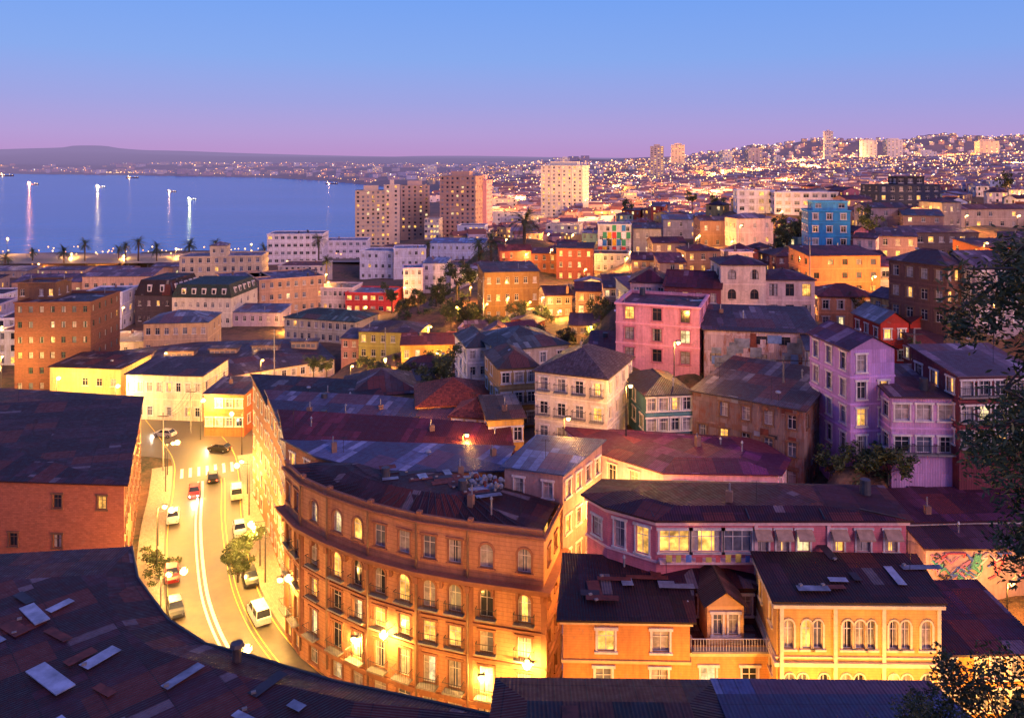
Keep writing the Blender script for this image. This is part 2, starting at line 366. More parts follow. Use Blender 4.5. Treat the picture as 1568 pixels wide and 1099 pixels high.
def clutter(b,poly,z,n,big=False):
    q=inset(poly,1.); xs=[p[0] for p in q]; ys=[p[1] for p in q]
    for _ in range(n):
        for t in range(20):
            x=R.uniform(min(xs),max(xs)); y=R.uniform(min(ys),max(ys))
            if inpoly(x,y,q): break
        else: continue
        k=R.random(); a=R.uniform(-.5,.5); d=(math.cos(a),math.sin(a))
        if k<.25: b.ob('chimney',wallm('8a6a5a'),(x,y,z-.6),d,.6,.5,R.uniform(1.2,1.8)); b.tube('chimney',PIPE,(x+.25,y-.25,z+.5),(x+.25,y-.25,z+1.6),.08,.08,6)
        elif k<.45:
            h=R.uniform(.6,1.2); b.tube('flue',PIPE,(x,y,z-.6),(x,y,z+h),.09,.09,7); b.tube('flue',PIPE,(x,y,z+h),(x,y,z+h+.25),.18,.05,7)
        elif k<.55: b.tube('water_tank',plain('tank_black',(.05,.05,.06),.5),(x,y,z-.6),(x,y,z+1.),.5,.45,12)
        elif k<.85:
            h=R.uniform(1.5,2.6); b.tube('antenna',METAL,(x,y,z-.6),(x,y,z+h),.03,.02,4)
            for i in range(4): b.tube('antenna',METAL,(x-.5+.05*i,y-.3+.2*i,z+h-.1),(x+.5-.05*i,y-.3+.2*i,z+h-.1),.015,.015,3)
        else: b.ball('satellite_dish',GALV,(x,y,z+.6),.36,10,5,.5); b.tube('satellite_dish',METAL,(x,y,z-.6),(x,y,z+.5),.04,.04,5)
def sheets(b,poly,z,n,ins=1.2,ang=.3):
    q=inset(poly,ins); xs=[p[0] for p in q]; ys=[p[1] for p in q]; i=0
    for _ in range(n*6):
        if i>=n: break
        x=R.uniform(min(xs),max(xs)); y=R.uniform(min(ys),max(ys))
        if not inpoly(x,y,q): continue
        a=ang+R.choice([0,0,math.pi/2])+R.uniform(-.06,.06); i+=1; zc=z+.012+i*.0025
        b.ob('patch_sheets',R.choice([RUSTY,ZINC,DARKS,DARKS,RUSTY,RUSTY,ZINC,SKY]),(x,y,zc),(math.cos(a),math.sin(a)),R.uniform(1.,3.6),R.uniform(.5,1.1),.02)
        if R.random()<.5: b.ob('roof_weights',CONC,(x+.2,y,zc+.022),(.9,.43),.3,.2,.12)
def building(name,poly,z0,z1,wm,roof,fac,st,lod=1,down=5,cornice=None,clut=0,bands=None,cp=True,plinth=None):
    if area(poly)<0: poly=poly[::-1]
    n=len(poly); cx=sum(p[0] for p in poly)/n; cy=sum(p[1] for p in poly)/n
    b=Bld(name,(cx,cy,z0))
    for i in range(n):
        p0,p1=poly[i],poly[(i+1)%n]; L=math.dist(p0,p1); f=fac.get(i,fac.get('all')); rows=[]
        if f is not None and L>1.2:
            if isinstance(f,list): rows=f
            else:
                f=dict(f); 
                if f.get('cols') is None: f['cols']=max(1,int(L/f.pop('sp',3.)))
                f.pop('sp',None); rows=autorows(L,z0,z1,**f)
        wall(b,p0,p1,z0-down,z1,wm,rows,st,lod)
    rt,rm,rh=roof[:3]; roofing(b,poly,z1,rt,rm,rh,wm,roof[3] if len(roof)>3 else .35)
    if cornice: ring(b,'cornice',cornice[0],poly,z1-cornice[1]-.02,cornice[1],cornice[2])
    for (bz,bh,bp,bm) in (bands or []): ring(b,'bands',bm,poly,bz,bh,bp)
    zc=z1-.2 if rt=='flat' else z1+ (rh[1] if rt=='lerp' else abs(rh)*.5)
    if clut: clutter(b,poly,zc,clut)
    if rt=='flat' and lod<2: sheets(b,poly,z1-.44,5,1.5,R.uniform(-.3,.3))
    FOOT.append((cx,cy,max(math.dist((cx,cy),p) for p in poly)))
    if cp and 3<=down<9:
        for p in poly: cpt(p[0],p[1],z0)
    return b
def B(name,u0,u1,vt,vb,D,yaw=0,dep=10,wc='c8b8a8',wk='plaster',roof=('flat','5a4a50',.5),fl=2,cols=3,sc_=2,w=1.,h=None,arch=False,lit=.1,frame=FR_W,casing=FR_W,lod=1,rk='corr',skip=.06,balc=0,clut=1,cornice=True,down=5,grime=.6,bands=True,finish=True,patch=.12):
    y=math.radians(yaw); wd=(u1-u0)*D/F/max(.3,math.cos(y)); cx=((u0+u1)/2-784)/F*D
    dx,dy=math.cos(y),math.sin(y); a=(cx-dx*wd/2,D-dy*wd/2); c=(cx+dx*wd/2,D+dy*wd/2)
    poly=[a,c,(c[0]-dy*dep,c[1]+dx*dep),(a[0]-dy*dep,a[1]+dx*dep)]
    z0,z1=zz(vb,D),zz(vt,D); wm=wallm(wc,wk,grime)
    fac={0:dict(fl=fl,cols=cols,w=w,h=h,arch=arch,skip=skip,balc=balc),1:dict(fl=fl,cols=sc_,w=w,h=h,arch=arch,skip=skip),3:dict(fl=fl,cols=sc_,w=w,h=h,arch=arch,skip=skip),2:dict(fl=fl,cols=cols,w=w,h=h,skip=.3)}
    rt,rc,rh=roof[:3]
    cor=(wallm(sc3(C(wc),1.25),'plaster',.3),.3,.22) if cornice and rt=='flat' else None
    bd=[(z0+(z1-z0)*i/fl-.1,.2,.08,wallm(sc3(C(wc),1.2),'plaster',.3)) for i in range(1,fl)] if bands and fl<7 else None
    b=building(name,poly,z0,z1,wm,(rt,roofm(rc,rk,patch=patch),rh),fac,dict(lit=lit,frame=frame,casing=casing),lod,down,cor,clut,bd)
    HER.append((u0,u1,vt,vb,D))
    if finish: b.done()
    return b,poly,z0,z1
# ---------------------------------------------------------------- lower city (left)
B('brick_apartment_building',24,137,462,602,190,3,16,'70483a','brick',('flat','4a4048',.5),6,7,5,1.0,1.5,lit=.08,frame=FR_G,casing=None,clut=4,lod=0)
B('rooftop_penthouse',28,84,432,464,196,3,8,'70503c','plaster',('flat','4a3a40',.5),1,4,2,clut=2,down=1)
B('white_office_building',128,186,447,505,262,5,14,'d8d8e8','plaster',('flat','6a6a80',.5),3,4,3,1.6,lit=.05)
B('green_mansard_building',262,355,455,502,258,-4,22,'c9c2b8','plaster',('mansard','1c3a34',4.),2,8,4,1.1,arch=True,rk='tile',lit=.05)
B('dark_roof_hall',206,264,452,500,266,-4,20,'4a4048','plaster',('mansard','241c22',5.),2,4,3,lit=.02)
B('beige_townhouse',222,316,494,545,215,6,14,'d0b088','plaster',('hip','6a7488',2.2),2,7,3,1.2,1.8,lit=.04)
B('low_white_store',138,224,523,550,222,4,10,'b8b8c4','plaster',('shed','8c90a8',.8),1,4,2,lit=.1)
B('yellow_lit_store',72,188,563,606,178,-7,12,'e0c080','plaster',('shed','3e343c',.6),1,5,2,1.4,lit=.1)
B('corner_townhouse',190,312,574,648,168,-6,12,'e0d0b8','plaster',('shed','584a50',.8),2,8,3,1.1,1.9,lit=.15,lod=0)
B('orange_shop',312,374,603,660,158,-3,10,'c06a3c','plaster',('shed','5a5058',.7),2,4,2,1.3,lit=.3,lod=0)
B('beige_apartment_block',405,490,425,480,300,30,24,'c8a080','plaster',('flat','6a5f78',.5),3,8,6,1.3,1.9,lit=.06,clut=5)
B('long_beige_block',350,408,425,482,300,30,20,'c8a080','plaster',('flat','6a5f78',.5),3,6,4,1.3,1.9,lit=.06,clut=3)
B('pale_row_building',486,540,440,478,305,-5,14,'d0c0c8','plaster',('flat','4a4a60',.5),2,7,3,1.2,lit=.06,clut=2)
B('red_shop_building',528,602,448,480,300,-5,16,'c03a40','plaster',('flat','8a94b0',.5),2,6,3,1.8,1.6,lit=.25,clut=2)
B('cream_customs_house',278,398,392,432,350,8,18,'d0b898','plaster',('flat','8a8090',.5),3,10,5,1.4,2.,lit=.05,clut=4)
B('cream_customs_tower',322,346,376,392,352,8,8,'d4c0a0','plaster',('hip','8a8090',1.5),1,2,2,1.2,clut=0,down=1)
B('terraced_white_block',410,494,358,405,430,5,20,'e0d8e0','plaster',('flat','8088a0',.5),4,9,4,2.,1.6,lit=.08,clut=5)
B('terraced_white_annex',482,562,368,402,450,5,18,'dcd4e0','plaster',('flat','8088a0',.5),3,8,3,2.,1.6,lit=.08,clut=5)
B('white_block',550,602,384,430,400,-10,16,'e4e0ee','plaster',('flat','9aa0bc',.5),3,5,3,1.4,lit=.05,clut=3)
B('white_block',603,652,380,425,392,6,16,'dcd8e8','plaster',('flat','98a0c0',.5),3,5,3,1.4,lit=.05,clut=3)
B('white_pink_house',618,647,410,455,310,8,12,'e4c8d4','plaster',('flat','9098b0',.5),3,3,3,1.2,lit=.08)
B('white_house',647,682,403,448,318,-6,12,'e0d8dc','plaster',('shed','8c94b0',1.),3,3,3,1.2,lit=.05)
B('blue_row_building',658,742,372,402,430,-4,16,'c4c8e0','plaster',('shed','8098c8',1.2),2,9,3,1.2,lit=.08,clut=2)
B('waterfront_warehouse',128,232,423,450,330,4,24,'d0a890','plaster',('gx','8a7480',2.),1,8,3,1.6,lit=.3)
B('waterfront_warehouse',20,124,432,456,335,4,24,'c89878','plaster',('gx','7a6070',2.),1,8,3,1.6,lit=.3)
B('pier_store',232,276,408,425,380,4,14,'c0a090','plaster',('gx','806f78',1.),1,4,2,lit=.1)
B('dockside_store',60,130,413,423,410,2,14,'b09090','plaster',('gx','7a7080',1.),1,6,2,lit=.4)
B('dockside_store',140,200,412,421,418,3,12,'a88888','plaster',('gx','6a6478',1.),1,6,2,lit=.4)
B('dockside_store',-40,40,415,426,405,2,14,'b09888','plaster',('shed','8a8494',1.),1,6,2,lit=.4)
B('arcade_building',355,430,478,498,258,-4,10,'b0a0b4','plaster',('shed','707890',1.),1,6,2,lit=.1)
zl=13.6
pl=[G(185,574,zl),G(352,575,zl),G(512,549,zl),G(480,518,zl),G(300,524,zl),G(84,548,zl)]
b=building('market_hall',pl,7,zl,wallm('e0c8a8'),('lerp',roofm('4c4450',patch=.1),(.5,1.2)),{0:dict(fl=1,cols=9,w=1.2,h=2.2),1:dict(fl=2,cols=11,w=1.1,h=1.6)},dict(lit=.15,frame=FR_W,casing=FR_W),0,3,clut=0)
for (u,v) in [(132,556),(203,550),(272,545),(338,541),(402,536),(462,530)]:
    x,y=G(u,v,zl+1.2); d=(math.cos(.1),math.sin(.1)); 
    b.ob('roof_monitor',wallm('a08c80'),(x-3,y+3,zl-.4),d,6.5,3.2,2.6)
    for i in range(5): b.ob('roof_monitor',GL_B,(x-2.6+i*1.25,y-.2-.06+i*.12,zl+.9),d,.95,.06,.8)
    b.ob('roof_monitor',roofm('8a7060'),(x-3.4,y+3.3,zl+2.2),d,7.3,3.9,.25)
b.done()
B('green_roof_school',430,548,489,525,235,-18,14,'d0c0a0','plaster',('hip','3c5450',2.),2,10,3,1.1,lit=.12)
B('olive_house',548,640,508,552,190,-8,12,'a8a050','plaster',('hip','5a5058',1.6),2,6,2,1.1,1.6,lit=.12)
B('rose_house',522,549,518,552,194,-8,8,'b08078','plaster',('shed','6a5a62',.8),2,2,2,lit=.1)
B('yellow_row_house',615,714,527,556,170,4,10,'c89048','plaster',('gx','8c4a3c',1.4),1,6,2,1.,lit=.3)
B('green_roof_house',765,872,531,600,128,22,13,'c0b0a0','plaster',('hip','4f5a5e',2.2),2,4,4,1.,lit=.1,lod=0)
B('white_side_house',716,764,530,604,132,15,11,'e0d8dc','plaster',('hip','505860',1.8),3,3,3,1.,lit=.04,lod=0)
B('dark_hip_house',536,640,604,640,122,14,12,'c8a888','plaster',('hip','4a3c42',2.6),1,5,3,1.,1.2,lit=.05,lod=0)
B('red_tile_house',640,755,620,680,110,8,11,'e8c890','plaster',('hip','94452e',2.4),2,4,3,1.,lit=.15,rk='tile',lod=0)
B('red_tile_annex',690,752,638,690,103,-12,6,'e0b878','plaster',('hip','8c4432',1.6),2,3,2,1.,lit=.3,rk='tile',lod=0)
B('ochre_apartment',765,824,562,655,110,14,10,'b09060','plaster',('hip','60504c',1.8),3,3,3,1.1,lit=.06,lod=0,balc=.7)
B('white_hip_villa',820,926,573,685,99,-24,12,'e0d4c8','plaster',('hip','5a4c50',2.4),3,4,4,1.1,lit=.12,lod=0,balc=.4,rk='tile')
B('yellow_side_house',748,802,640,690,99,10,7,'d8a850','plaster',('shed','6a5848',.8),1,3,2,1.,lit=.3,lod=0)
# ---------------------------------------------------------------- towers
def tower(name,u0,u1,vt,vb,D,yaw,dep,wc,fl,cols,sc2,balc=True,lit=.12,w=1.6):
    b,po,z0,z1=B(name,u0,u1,vt,vb,D,yaw,dep,wc,'plaster',('flat','6a6470',.5),fl,cols,sc2,w,1.5,lit=lit,lod=2,casing=None,skip=.02,clut=0,finish=False,bands=False,down=8,grime=.25)
    fh=(z1-z0)/fl
    wm=wallm(sc3(C(wc),1.1),'plaster',.2)
    if balc:
        for i in range(1,fl+1):
            ring(b,'floor_slabs',wm,po,z0+i*fh-.18,.28,.35)
        for e in (0,1,3):
            p,q=Vector(po[e]),Vector(po[(e+1)%4]); L=(q-p).length; d=(q-p)/L
            for k in range(0,cols+1,2):
                x=L*k/cols; x=min(x,L-.5); a=p+d*x; b.ob('pilasters',wm,(a.x,a.y,z0),d,.45,.3,z1-z0)
    q=inset(po,dep*.3)
    for i in range(4):
        j=(i+1)%4; b.f('lift_house',wm,[(*q[i],z1-.5),(*q[j],z1-.5),(*q[j],z1+3.5),(*q[i],z1+3.5)])
    b.f('lift_house',wm,[(*p,z1+3.5) for p in q])
    b.done()
tower('apartment_tower',545,590,292,376,560,8,18,'d8bca0',13,6,4)
tower('apartment_tower',588,612,283,376,568,8,14,'e8cbb0',14,2,3,False)
tower('apartment_tower',614,657,284,368,610,10,18,'c8a898',14,5,4)
tower('apartment_tower',673,728,270,364,560,-14,22,'c49c88',14,7,5)
tower('apartment_tower',730,745,276,364,575,-14,16,'f0b0a8',14,1,4,False)  # lit right side of the brown tower, evening light put into its pink
tower('apartment_tower',829,891,254,348,650,-20,20,'f0e0c8',17,8,5,lit=.4)
for (u0,u1,vt,vb,D) in [(996,1016,224,278,1450),(1028,1048,222,258,1700),(1106,1122,232,256,1800),(1145,1168,229,252,1850),(1263,1275,201,248,1850),(1320,1342,215,246,1900),(1358,1383,214,246,1900),(1500,1530,216,240,1900),(955,975,295,315,900),(1408,1436,232,246,1800),(1185,1200,240,258,1800),(780,800,262,280,1900),(815,838,262,276,2100),(650,668,255,268,2600),(570,584,256,270,2700),(858,872,242,252,2300)]:
    tower('hill_apartment_tower',u0,u1,vt,vb,D,R.uniform(-20,20),22,R.choice(['e0d4cc','e4d0cc','d0b8ac']),max(4,int((vb-vt)*D/F/3.3)),4,4,False,.35,3.)
for (u0,u1,vt,vb,D) in [(748,800,326,354,620),(800,832,330,352,600),(836,886,344,372,500),(748,792,305,322,800),(884,925,338,352,560),(700,742,345,366,520),(650,672,335,366,540)]:
    B('hillfoot_block',u0,u1,vt,vb,D,R.uniform(-15,15),16,R.choice(['e0d8d8','d8c8b8','d0d0e0']),'plaster',('flat','7a7884',.5),max(2,int((vb-vt)*D/F/3.2)),5,3,1.6,lit=.3,lod=2,bands=False)
# ---------------------------------------------------------------- hill, middle distance
B('ochre_hillside_house',742,826,416,494,215,10,14,'8a683c','plaster',('shed','6a5450',1.),3,6,4,1.,1.7,lit=.12,clut=3,skip=.15)
B('russet_house',765,814,384,412,300,5,10,'a85a48','plaster',('gx','7a3c38',1.8),2,4,2,lit=.2)
B('orange_lit_house',815,852,388,414,280,-5,9,'b87048','plaster',('shed','6a3c38',1.),2,3,2,lit=.3)
B('red_terrace_house',852,908,380,430,270,-8,10,'7a3c38','plaster',('shed','4a3034',1.),3,4,3,lit=.3)
b,po,z0,z1=B('mosaic_mural_building',916,966,343,388,300,-6,12,'c8c4c8','plaster',('flat','505060',.5),3,5,3,1.3,lit=.05,casing=None,finish=False)
for e in (0,1,3):
    p,q=Vector(po[e]),Vector(po[(e+1)%4]); L=(q-p).length; d=(q-p)/L
    for i in range(7):
        for j in range(4):
            if R.random()<.6:
                a=p+d*(L*i/7); cc=R.choice(['1f6fae','c02a2a','e0e0e0','d8a020','1a1a24','2a8a60'])
                b.ob('mural_panels',plain('mural_'+cc,cc,.6),(a.x,a.y,z0+(z1-z0)*j/4+.1),d,L/7-.25,.09,(z1-z0)/4*.86)
b.done()
B('mural_block_lower',902,962,388,432,285,-6,12,'a8a0a8','plaster',('flat','45404a',.5),3,6,3,1.1,lit=.1)
for a in [(970,1012,350,392,300,'8f8a90','4d4a55'),(1016,1070,336,366,330,'a098a0','7c8498'),(1072,1126,338,382,300,'a87f68','6c5a58'),(1126,1186,334,378,280,'e0c0b8','8c7a88'),(1000,1050,372,402,245,'7f6a70','50303c'),
    (1050,1104,384,420,225,'8a6a64','4c2c38'),(1188,1238,392,420,200,'7c4c4c','4a2430'),(968,1004,398,428,210,'9a7a70','553040'),(1010,1050,402,430,200,'b09080','7a3a40'),
    (1325,1388,318,352,260,'9c8890','545260'),(1388,1440,330,356,250,'a08078','5a5a6a'),(1440,1475,310,350,280,'787080','4a4858'),(1350,1400,362,398,215,'a08088','6a4a54'),
    (836,876,452,486,185,'a08070','4c3440'),(882,930,446,482,180,'8a6a60','5c3840'),(872,915,498,528,155,'a89080','54404c'),(926,952,440,476,172,'b09890','4a2c38')]:
    B('hillside_house',a[0],a[1],a[2],a[3],a[4],R.uniform(-25,20),R.uniform(8,11),a[5],R.choice(['plaster','board']),(R.choice(['shed','gx','hip']),a[6],1.5),2,3,3,1.1,lit=.32)
B('white_villa',1130,1187,291,325,330,-8,12,'e8e0e4','plaster',('flat','5a5a6c',.5),3,4,3,2.,lit=.25)
B('blue_trim_villa',1187,1282,294,328,322,-4,12,'c8c4d8','plaster',('flat','4c5478',.5),3,7,3,2.2,lit=.15)
B('navy_house',1345,1442,283,322,300,4,14,'303850','board',('flat','343848',.5),3,7,3,1.5,lit=.08)
B('navy_rooftop_room',1372,1416,270,284,303,4,6,'28283a','board',('flat','303040',.5),1,3,2,2.,clut=0,down=1)
B('blue_house',1240,1300,322,380,215,-10,10,'2a8ac8','board',('flat','6ac0d8',.5),3,3,3,1.3,1.6,lit=.05,lod=0)
B('blue_house_attic',1246,1296,308,322,217,-10,7,'58b0d4','board',('flat','80c8e0',.5),1,3,3,1.6,1.2,clut=0,down=1)
B('orange_apartment',1238,1350,391,452,176,4,11,'e09058','plaster',('shed','6a2c34',1.),3,5,3,1.3,1.3,lit=.06,frame=FR_D,casing=None,clut=2)
B('white_apartment',1347,1436,408,452,178,3,11,'e4c8c0','plaster',('shed','a04038',.8),2,5,3,1.8,1.3,lit=.3,balc=.5)
B('brown_long_house',1400,1500,356,398,232,3,12,'6a5858','board',('shed','74505c',1.),2,6,3,1.6,lit=.15)
B('tan_long_house',1470,1600,320,350,290,3,12,'c0a898','plaster',('gx','8a5a50',1.5),2,7,3,1.4,lit=.2)
B('orange_end_house',1500,1600,378,430,190,3,11,'a85a38','plaster',('shed','5c343a',1.),3,5,3,1.2,lit=.3)
B('peach_house',1255,1342,454,505,150,-6,9,'e0a078','plaster',('hip','6a3034',1.8),2,4,3,1.1,lit=.15,lod=0)
B('red_house',1348,1392,495,560,126,3,9,'b83228','clap',('gy','8a8a94',1.8),2,2,3,1.1,1.5,lit=.12,lod=0)
B('red_house',1393,1446,495,560,128,3,9,'b02e28','clap',('gy','8a4038',1.8),2,2,3,1.1,1.5,lit=.12,lod=0)
B('italianate_villa',1172,1247,428,492,141,-3,10,'d8b8b0','plaster',('hip','4a2840',1.3),2,3,3,1.5,2.2,lit=.04,frame=FR_B,casing=None,lod=0)
B('italianate_tower',1104,1172,405,496,140,-3,9,'dcc0b0','plaster',('hip','4a283c',1.2),3,2,2,1.5,1.8,lit=.05,frame=FR_B,casing=None,lod=0,arch=True)
PKC=wallm('c87888','plaster',.3)
B('pink_corner_house',946,1066,466,560,118,-20,12,'e89caa','plaster',('flat','6a2c3c',.5),3,3,2,1.4,1.9,lit=.12,frame=FR_B,casing=PKC,lod=0,clut=3,patch=.03)
B('maroon_roof_house',966,1020,432,462,145,-12,10,'c8a0a0','plaster',('hip','501828',2.),1,3,2,lit=.1)
B('maroon_gable_house',1020,1100,440,470,140,-18,12,'80404c','plaster',('gx','5c1c2c',2.2),1,4,2,lit=.15)
b,po,z0,z1=B('rusty_corrugated_house',1082,1250,507,592,114,-10,12,'b8a0aa','rust',('shed','564450',1.5),3,5,3,1.6,1.2,lit=.03,frame=FR_D,casing=None,lod=0,skip=.6,bands=False,clut=3,finish=False)
p,q=Vector(po[0]),Vector(po[1]); L=(q-p).length; d=(q-p)/L
for i in range(40):
    a=p+d*R.uniform(0,L-2.2); zq=R.uniform(z0,z1-1.6); b.ob('patch_sheets',R.choice([RUSTY,ZINC,plain('blue_sheet',(.12,.2,.42),.5),ZINC,wallm('b098a0','rust'),wallm('c8b8c8','rust')]),(a.x,a.y,zq),d,R.uniform(.8,2.2),.03+i*.002,R.uniform(.8,1.6))
b.done()
B('corrugated_annex',1240,1300,538,600,106,-14,9,'8a96b8','rust',('shed','4c4858',1.),2,2,3,1.,lit=.05,casing=None,lod=0,skip=.4,bands=False)
B('dilapidated_house',988,1062,603,665,99,8,10,'4a7a84','board',('hip','4a4c54',1.4),2,4,3,1.3,1.6,lit=.12,frame=FR_W,lod=0)
b,po,z0,z1=B('dilapidated_block',1072,1212,612,735,95,-36,15,'84706e','rust',('shed','4c4854',1.2),3,5,5,1.,1.7,lit=.06,frame=FR_W,casing=FR_B,lod=0,skip=.1,clut=4,bands=False,finish=False)
for e in (0,1):
    p,q=Vector(po[e]),Vector(po[(e+1)%4]); L=(q-p).length; d=(q-p)/L
    for i in range(22):
        a=p+d*R.uniform(0,L-1.6); zq=z0+(z1-z0)/3*R.choice([1,2,3])-R.uniform(.6,1.); b.ob('patch_sheets',R.choice([RUSTY,DARKS,ZINC,wallm('8a6050','board'),wallm('a09090','board')]),(a.x,a.y,zq),d,R.uniform(.6,2.),.02+i*.002,R.uniform(.4,.9))
b.done()
B('purple_tower_house',1300,1372,535,700,90,8,9,'b890cc','board',('gy','5c3454',1.5),4,2,3,1.1,2.,lit=.1,frame=FR_W,casing=FR_W,lod=0,down=14)
B('lilac_house',1366,1464,607,705,87,-3,9,'c498c8','board',('shed','5a3c4c',1.2),2,3,3,1.6,1.8,lit=.1,lod=0,bands=True,balc=.5,down=14)
B('maroon_balcony_house',1466,1600,574,690,86,4,9,'70303c','board',('shed','7a6070',1.2),3,5,3,1.3,1.6,lit=.15,lod=0,balc=.9,down=14)
B('maroon_top_house',1430,1520,540,574,118,4,10,'8a4a48','board',('shed','50384a',1.5),1,4,2,1.3,lit=.2,lod=0)
B('timber_house',1440,1500,405,500,126,30,10,'6a4844','board',('hip','584850',2.),3,4,4,1.2,lit=.15,frame=FR_W,casing=FR_B,lod=0,balc=.5)
B('grey_gable_house',1490,1600,408,500,124,6,10,'a898a0','board',('gx','6a5564',2.),3,4,3,1.2,lit=.12,lod=0)
# ---------------------------------------------------------------- curved corner building
fp=[(-26.5,91.5),(-23.5,87.2),(-19.8,84),(-14.8,80.6),(-9.5,78),(-4.3,76.3),(3,74.4)]
poly=fp+[(5.,81.4),(-1,87),(-10,87.5),(-17,89),(-23,93)]
wt='c08660'; wm=wallm(wt,'band',.55); tm=wallm('96624a','plaster',.4)
fac={}
for i in range(6):
    L=math.dist(fp[i],fp[i+1]); nc=2 if L>5.4 else 1
    if i in(0,): nc=2
    xs=[(L*(k+.5)/nc,1.35) for k in range(nc)]
    fac[i]=[dict(z=7.4,h=1.9,xs=[(x,1.6) for x,_ in xs],kind=None),dict(z=10.6,h=2.8,xs=xs,kind=None,balc=True,bd=.9),dict(z=14.7,h=2.1,xs=xs,balc=True,bd=.5),dict(z=18.1,h=2.7,xs=xs,arch=True,balc=True,bd=.55),dict(z=22.9,h=2.3,xs=xs,arch=(i in(1,2,5)))]
L=math.dist(poly[6],poly[7])
fac[6]=[dict(z=z,h=1.7,xs=[(L*.3,1.),(L*.7,1.)]) for z in (11,15,19,23)]
b=building('curved_corner_building',poly,7,26.7,wm,('lerp',roofm('40242e',patch=.06),(.5,1.5),-.35),fac,dict(lit=.28,frame=FR_W,casing=tm,rev=.28),0,1,clut=6,
    bands=[(21.3,.35,.75,tm),(21.05,.25,.4,tm),(21.65,.15,.9,tm),(17.2,.25,.2,tm),(13.9,.25,.2,tm),(9.6,.35,.3,tm),(26.3,.25,.3,tm)],cp=False)
q=inset(poly,.3)
for i in range(6):
    a,c,e,g=poly[i],poly[i+1],q[i+1],q[i]; zt=27.15
    b.f('parapet',wm,[(*a,26.56),(*c,26.56),(*c,zt),(*a,zt)]); b.f('parapet',tm,[(*a,zt),(*c,zt),(*e,zt),(*g,zt)]); b.f('parapet',wm,[(*e,26.56),(*g,26.56),(*g,zt),(*e,zt)])
for i in range(1,6):
    p=Vector(fp[i]); b.tube('downpipe',FR_B,(p.x,p.y-.25,8),(p.x,p.y-.25,26.5),.12,.12,8)
for i in range(6):
    p,qq=Vector(fp[i]),Vector(fp[i+1]); L=(qq-p).length; d=(qq-p)/L; k=max(2,int(L/2.2)); n=Vector((d.y,-d.x))
    for j in range(k+1):
        a=p+d*(L*j/k*.97)
        b.ob('brackets',tm,(a.x,a.y,20.4),d,.25,.45,.65)
        if j in(0,k): b.ob('pilasters',tm,(a.x,a.y,9.96),d,.55,.14,10.9)
        c=a+n*.1
        if j==0: b.ob('parapet_posts',tm,(c.x,c.y-.02,27.1),d,.5,-.5,.35)
inn=[(p[0]+(-8.4-p[0])*.5,p[1]+(83.6-p[1])*.5) for p in poly]
sheets(b,inn,28.22,26,.2,.3)
for i in range(6):
    for k in range(5):
        t_=k/5; p0=Vector(fp[i]).lerp(Vector(fp[i+1]),t_); p1=Vector((p0.x+(-8.4-p0.x)*.5,p0.y+(83.6-p0.y)*.5)); s0=p0.lerp(p1,.1); b.tube('roof_ribs',DARKS,(s0.x,s0.y,26.9+.1),(p1.x,p1.y,28.28),.05,.05,4)
for k in range(34): b.ball('rubble',R.choice([CONC,ZINC,RUSTY]),(R.gauss(-3,.9),R.gauss(82.5,.7),28.3+R.random()*.5),R.uniform(.12,.35),5,4)
b.done()
HER.append((440,850,700,1099,80))
def prism(name,poly,z0,z1,wc,wk,roof,fac={},lit=.1,lod=0,clut=2,cp=False,frame=FR_W,casing=FR_W,down=2,sh=0,shz=0,**kw):
    b=building(name,poly,z0,z1,wallm(wc,wk),roof,fac,dict(lit=lit,frame=frame,casing=casing),lod,down,clut=clut,cp=cp,**kw)
    if sh:
        n=len(poly); k=roof[2][0]; cx=sum(p[0] for p in poly)/n; cy=sum(p[1] for p in poly)/n
        sheets(b,[(p[0]+(cx-p[0])*k,p[1]+(cy-p[1])*k) for p in poly],z1+.03+roof[2][1],sh,.3,shz)
    b.done()
prism('grey_rear_block',[(-.8,84),(5.3,81.8),(10.3,89.8),(3,91.5)],7,29.6,'a08484','plaster',('shed',roofm('56709c',patch=.1),.6),{0:dict(fl=6,cols=2,w=1.),1:dict(fl=6,cols=4,w=1.1,h=1.8)},lit=.3,clut=1)
prism('street_block',[(-23.5,93.3),(-17,89.4),(-10,87.9),(-1.2,87.4),(0,93),(-12,95),(-28.3,98)],7,27.3,'b07450','band',('shed',roofm('666c90',patch=.2),1.),{6:dict(fl=5,cols=2,w=1.1,h=1.9),'x':None},clut=4)
prism('street_block',[(-28.3,98.3),(-12,95.3),(0,93.3),(-.5,99),(-14,102),(-31,105)],7,27.6,'b07450','band',('shed',roofm('6a2434',patch=.02),1.2),{5:dict(fl=5,cols=3,w=1.1,h=1.9)},clut=4)
prism('street_block',[(-31,105.3),(-14,102.3),(-4,100),(-6,110),(-18,114),(-36.5,117)],7,27,'b07450','band',('shed',roofm('5a5670',patch=.2),1.),{5:dict(fl=5,cols=4,w=1.1,h=1.9)},clut=7)
prism('street_block',[(-36.5,117.3),(-18,114.3),(-22,126),(-43,130)],7,26,'a87050','band',('shed',roofm('2c2430',patch=.14),.9),{3:dict(fl=5,cols=4,w=1.1,h=1.9),2:dict(fl=5,cols=6,w=1.2)},clut=4)
HER.append((380,780,590,720,100))
